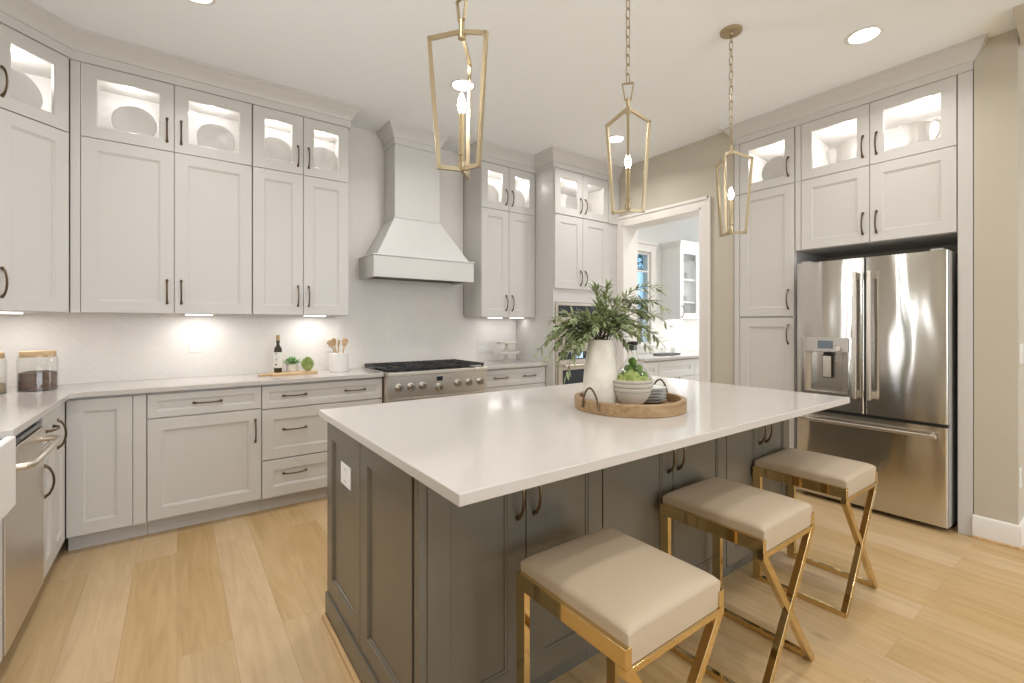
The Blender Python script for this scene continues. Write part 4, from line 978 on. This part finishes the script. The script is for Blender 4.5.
# branches
random.seed(21)
RV = Vector((0.8087, -0.5882, 0)); FV = Vector((0.5882, 0.8087, 0)); UP = Vector((0, 0, 1))
mouth = Vector((vx, vy, zt_+0.295))
BR = [(-0.29, 0.03, -0.055), (-0.245, -0.05, 0.03), (-0.20, 0.05, -0.13), (-0.17, -0.07, -0.155), (-0.12, 0.02, -0.08), (-0.22, 0.07, 0.09), (-0.14, -0.08, 0.10), (-0.10, 0.08, 0.09),
      (-0.02, 0.03, 0.26), (0.03, -0.02, 0.26), (0.055, 0.06, 0.20), (0.10, -0.05, 0.15), (0.15, 0.05, 0.19), (0.21, 0.0, 0.17), (0.29, 0.02, 0.23), (0.31, -0.03, 0.07), (0.27, 0.06, 0.02),
      (0.20, -0.07, 0.03), (0.14, 0.02, -0.03), (0.11, -0.09, 0.06), (-0.05, -0.12, 0.06), (0.03, 0.13, 0.12), (-0.16, 0.0, 0.0), (0.07, -0.06, 0.10), (-0.06, 0.0, 0.12),
      (-0.26, -0.02, -0.10), (-0.21, 0.0, -0.02), (-0.18, 0.04, -0.09), (-0.15, -0.05, -0.04), (-0.20, -0.06, 0.06), (-0.09, -0.06, 0.02), (-0.07, 0.05, 0.05), (0.0, -0.08, 0.09), (0.05, -0.10, 0.04), (0.08, 0.05, 0.06), (0.13, -0.03, 0.09), (0.18, 0.03, 0.06), (0.0, 0.02, 0.16), (-0.23, 0.02, 0.02),
      (0.28, -0.02, -0.01), (0.30, 0.0, 0.15), (0.24, 0.03, 0.11), (0.22, 0.0, -0.03), (-0.11, -0.10, -0.02), (-0.19, 0.02, 0.05)]
for bi, (dr_, df_, dz_) in enumerate(BR):
    tip = mouth+RV*dr_+FV*df_+UP*dz_
    base_ = mouth+Vector((random.uniform(-0.02, 0.02), random.uniform(-0.02, 0.02), -0.20))*1.0
    m1 = mouth+Vector((random.uniform(-0.025, 0.025), random.uniform(-0.025, 0.025), 0.0))+(RV*dr_+FV*df_)*0.06
    hor = math.hypot(dr_, df_)
    ctl = mouth+RV*dr_*0.50+FV*df_*0.5+UP*(max(dz_, 0)*0.75+hor*0.50+0.02)
    pts = [Vector((vx, vy, zt_+0.06)), m1]
    NN = 16
    for i in range(1, NN+1):
        q = i/NN; pts.append(m1*(1-q)**2+ctl*2*q*(1-q)+tip*q*q)
    t = thing('leafy_branch', 'green leafy branch rising from the mouth of the cream vase', 'branch', (vx, vy, zt_+0.06), 0, 'green branches in the vase')
    off = Vector((vx, vy, zt_+0.06)); loc_ = [p-off for p in pts]
    MB().tube(loc_, [0.0022]*3+[0.0022-0.0012*i/(len(loc_)-3) for i in range(len(loc_)-3)], 5).build('stem', M['stem'], t)
    lf = MB(); tot = 0
    for i in range(3, len(loc_)-1):
        q = (i-2)/NN
        d = (loc_[i+1]-loc_[i]).normalized()
        for s in (0, 1, 2) if q < 0.75 else (0, 1):
            if q < 0.12: continue
            p = loc_[i]+(loc_[i+1]-loc_[i])*random.random()
            ax = d.orthogonal().normalized(); ax.rotate(Matrix.Rotation(random.uniform(0, 2*PI), 3, d))
            dd = (d*random.uniform(0.5, 1.1)+ax*random.uniform(0.6, 1.0)+UP*random.uniform(-0.25, 0.25)).normalized()
            leafgeo(lf, p, dd, UP+ax*0.3, random.uniform(0.032, 0.054), random.uniform(0.012, 0.018))
    leafgeo(lf, loc_[-1]-d*0.004, d, UP, 0.042, 0.011)
    lf.build('foliage', M['leaf'], t, smooth=False)
# bowls (stack of nested bowls) with moss
bx, by = 1.682, 1.385
def bowl(label, z, r_, h, rb_, full):
    t = thing('stoneware_bowl', label, 'bowl', (bx, by, z), 0)
    pr = [(0, 0), (rb_, 0), (rb_+0.003, 0.004), (r_*0.80, h*0.45), (r_*0.96, h*0.82), (r_, h), (r_-0.004, h+0.002), (r_-0.008, h-0.002), (r_*0.88, h*0.82), (r_*0.72, h*0.45), (rb_-0.005, 0.010), (0, 0.010)]
    o_ = MB().lathe(pr, (0, 0, 0), 56).build('bowl', M['bowl'], t)
    MB().lathe([(r_*0.965, h*0.845), (r_*0.982, h*0.85), (r_*0.985, h*0.88), (r_*0.97, h*0.885)], (0, 0, 0), 56).build('grey_band', M['bowlline'], t)
    return t
bowl('lowest of the three nested cream bowls on the tray', zt_, 0.094, 0.083, 0.042, True)
bowl('middle of the three nested cream bowls on the tray', zt_+0.020, 0.097, 0.083, 0.042, False)
bowl('topmost nested cream bowl on the tray, filled with lime green moss', zt_+0.040, 0.100, 0.083, 0.042, False)
random.seed(3)
for i, (a, rr, zz, s) in enumerate(((0, 0, 0.103, 0.036), (0.4, 0.048, 0.085, 0.030), (1.7, 0.05, 0.085, 0.031), (3.0, 0.050, 0.082, 0.030), (4.1, 0.052, 0.086, 0.033), (5.2, 0.050, 0.085, 0.031))):
    o = MB().ball((0, 0, 0), s, 28, 18, 0.28, i).build('moss_ball', M['mosslight']); o.location = (bx+rr*math.cos(a), by+rr*math.sin(a), zt_+0.035+zz-0.012)
    tag(o, 'lime green moss ball heaped in the topmost cream bowl', 'moss ball', 'lime moss balls in the bowl')
# glass bottle with moss
gx_, gy_ = 1.822, 1.490
t = thing('glass_bottle', 'clear wide-bottomed glass bottle with a dark stopper, full of green moss balls', 'bottle', (gx_, gy_, zt_), 0)
MB().lathe([(0, 0), (0.075, 0), (0.086, 0.01), (0.092, 0.04), (0.092, 0.09), (0.082, 0.125), (0.056, 0.165), (0.030, 0.198), (0.0225, 0.22), (0.0215, 0.262), (0.024, 0.264), (0.024, 0.270), (0.0195, 0.270), (0.0205, 0.22), (0.054, 0.162), (0.079, 0.123), (0.089, 0.088), (0.089, 0.04), (0.083, 0.012), (0, 0.006)], (0, 0, 0), 40).build('glass_body', M['jar'], t)
MB().lathe([(0, 0.245), (0.0185, 0.245), (0.0195, 0.270), (0.0195, 0.272), (0.026, 0.272), (0.026, 0.288), (0, 0.290)], (0, 0, 0), 24).build('stopper', M['black'], t)
sp_ = [(0, 0, 0.040, 0.03), (0.6, 0.052, 0.036, 0.027), (1.65, 0.052, 0.036, 0.027), (2.7, 0.052, 0.036, 0.027), (3.7, 0.052, 0.036, 0.027), (4.75, 0.052, 0.036, 0.027), (5.7, 0.052, 0.038, 0.027),
       (0.2, 0.042, 0.083, 0.027), (1.5, 0.042, 0.083, 0.027), (2.75, 0.042, 0.083, 0.027), (4.0, 0.042, 0.083, 0.027), (5.2, 0.042, 0.083, 0.027), (0, 0.0, 0.10, 0.026)]
sp_ += [(0.3+k*1.2566, 0.047, 0.120, 0.024) for k in range(5)]+[(0.9+k*2.09, 0.027, 0.152, 0.022) for k in range(3)]+[(0, 0.0, 0.188, 0.0215)]
for i, (a, rr, zz, s) in enumerate(sp_):
    o = MB().ball((0, 0, 0), s, 20, 12, 0.15, i).build('moss_ball', M['moss']); o.location = (gx_+rr*math.cos(a), gy_+rr*math.sin(a), zt_+zz)
    tag(o, 'dark green moss ball inside the clear glass bottle', 'moss ball', 'dark moss balls in the glass bottle')
# small plates
for i in range(5):
    t = thing('small_plate', ['lowest small dark-rimmed plate in the stack on the tray', 'second small dark-rimmed plate from the bottom of the stack on the tray', 'middle small dark-rimmed plate of the stack on the tray',
        'second small dark-rimmed plate from the top of the stack on the tray', 'topmost small dark-rimmed plate of the stack on the tray'][i], 'plate', (1.835, 1.400, zt_+i*0.0145), 0, 'small plates stacked on the tray')
    MB().lathe([(0, 0), (0.045, 0), (0.050, 0.003), (0.078, 0.013), (0.078, 0.016), (0.048, 0.007), (0, 0.006)], (0, 0, 0), 40).build('dish', M['ceramic'], t)
    MB().lathe([(0.0775, 0.0142), (0.0788, 0.0142), (0.0788, 0.0163), (0.0775, 0.0163), (0.0775, 0.0142)], (0, 0, 0), 40).build('rim', M['bowlline'], t)

# ------------------------------------------------------------------ room beyond the doorway
M['cabp'] = mat('pantry_cabinet_white', (0.80, 0.80, 0.79), 0.4)
PB = 3.34; PD = 3.95-PB-0.001
xs = [4.26, 4.545, 5.27, 6.0]
for i in range(3):
    W = xs[i+1]-xs[i]-0.002
    lab = ['narrow white base cabinet under the window of the room beyond the doorway', 'white base cabinet with a drawer over two doors, straight through the doorway', 'white base cabinet at the right end of the run beyond the doorway'][i]
    fs_ = [('drawer', 0, W, 0.69, 0.893)]
    if i == 0: fs_.append(('door', 0, W, 0.103, 0.686))
    else: fs_ += [('door', 0, W/2, 0.103, 0.686, [(W/2-0.035, 0.60, True)]), ('door', W/2, W, 0.103, 0.686, [(W/2+0.035, 0.60, True)])]
    cabinet('base_cabinet', lab, 'cabinet', (xs[i], PB), 0, W, PD, 0, ZB, fs_, m=M['cabp'], toe=0.10)
o = MB().box(4.26, 6.0, PB-0.03, 3.941, ZB, ZC).build('worktop', M['quartz'], None, 0.003); tag(o, 'white worktop in the room beyond the doorway', 'worktop')
gx0, gx1, gy0 = 5.43, 6.35, 3.65
t = thing('display_cabinet', 'white wall cabinet with glass doors in the room beyond the doorway', 'cabinet', (gx0, gy0, 0), 0)
GW = gx1-gx0; GD = 3.949-gy0; k = 0.018
MB().box(0, k, 0.021, GD, 1.40, 2.40).box(GW-k, GW, 0.021, GD, 1.40, 2.40).box(k, GW-k, GD-0.01, GD, 1.40, 2.40).box(k, GW-k, 0.021, GD-0.01, 1.40, 1.418).box(k, GW-k, 0.021, GD-0.01, 2.382, 2.40).build('body', M['cabp'], t)
for z in (1.62, 1.93): MB().box(k, GW-k, 0.03, GD-0.01, z, z+0.015).build('shelf', M['cabp'], t)
for a, b_, hxx in ((0, GW/2, GW/2-0.035), (GW/2, GW, GW/2+0.035)):
    d_ = front(a, b_, 1.40, 2.36, glass=True).build('door', M['cabp'], t)
    MB().box(a+SR-0.004, b_-SR+0.004, 0.009, 0.013, 1.40+SR-0.004, 2.36-SR+0.004).build('pane', M['glassdoor'], d_)
handle(t.children[-1], 0.04, 1.50)
sweep([(0, GD), (0, 0.0), (GW, 0.0), (GW, GD)], [(-0.02, 2.36), (0.004, 2.36), (0.01, 2.38), (0.04, 2.42), (0.045, 2.445), (-0.02, 2.445)]).build('crown', M['cabp'], t)
area('pantry_under_lamp', (GW*0.35, 0.2, 1.395), (0, 0, 0), 0.3, 0.04, 1.2, WHITE, t)
def tumbler(label, x, y, z, r_, h, grp):
    o_ = MB().lathe([(0, 0), (r_*0.85, 0), (r_, h), (r_-0.002, h), (r_*0.8, 0.008), (0, 0.008)], (x, y, z), 20).build('drinking_glass', M['jar'])
    return tag(o_, label, 'glass', grp)
for i, x in enumerate((5.55, 5.63, 5.71, 5.79)):
    tumbler('clear drinking glass on the upper shelf of the glass cabinet beyond the doorway', x, 3.78, 1.9455, 0.03, 0.11, 'glasses on the upper cabinet shelf')
for i, x in enumerate((5.56, 5.66, 5.76)):
    tumbler('clear drinking glass on the middle shelf of the glass cabinet beyond the doorway', x, 3.78, 1.6355, 0.035, 0.09, 'glasses on the middle cabinet shelf')
o = MB().box(5.56, 5.80, 3.72, 3.86, 1.4185, 1.48).build('storage_box', M['fridgeside'], None, 0.006); tag(o, 'grey box on the bottom shelf of the glass cabinet beyond the doorway', 'box')
t = thing('drinks_tray', 'dark oval tray of glasses on the worktop beyond the doorway', 'tray', (5.10, 3.62, ZC), 0)
MB().lathe([(0, 0), (0.24, 0), (0.25, 0.012), (0.245, 0.012), (0.236, 0.005), (0, 0.005)], (0, 0, 0), 40, 1, 0.45).build('tray', M['black'], t)
for x, y in ((4.95, 3.62), (5.07, 3.65), (5.15, 3.58), (5.25, 3.63)):
    tumbler('clear drinking glass on the dark tray beyond the doorway', x, y, ZC+0.0055, 0.032, 0.085, 'glasses on the dark tray')

# ------------------------------------------------------------------ outdoors, seen through the window beyond the doorway
struct('ground', MB().box(-30, 40, 4.4, 60, -0.4, -0.3), M['soil'])
random.seed(8)
def tree(label, x, y, h, r_, z0, n):
    t = thing('garden_tree', label, 'tree', (x, y, -0.3), 0)
    MB().tube([(0, 0, 0), (0.05, 0, h*0.4), (0, 0.05, h*0.8)], [0.12, 0.09, 0.04], 8).build('trunk', M['bark'], t)
    lf = MB()
    for i in range(n):
        d = Vector((random.gauss(0, 1), random.gauss(0, 1), random.gauss(0, 1))).normalized()*r_*random.random()**0.4
        p = Vector((0, 0, (h+z0)/2+0.3))+Vector((d.x, d.y, d.z*(h-z0)/2/r_))
        leafgeo(lf, p, Vector((random.gauss(0, 1), random.gauss(0, 1), random.gauss(0, 1))), UP, 0.16, 0.09)
    lf.build('crown', M['treeleaf'], t, smooth=False)
tree('green garden tree seen low through the window beyond the doorway', 9.1, 7.3, 1.95, 1.6, -0.3, 9000)
tree('taller garden tree with leaves hanging into the top of the window beyond the doorway', 12.6, 10.6, 5.6, 1.9, 3.1, 1700)
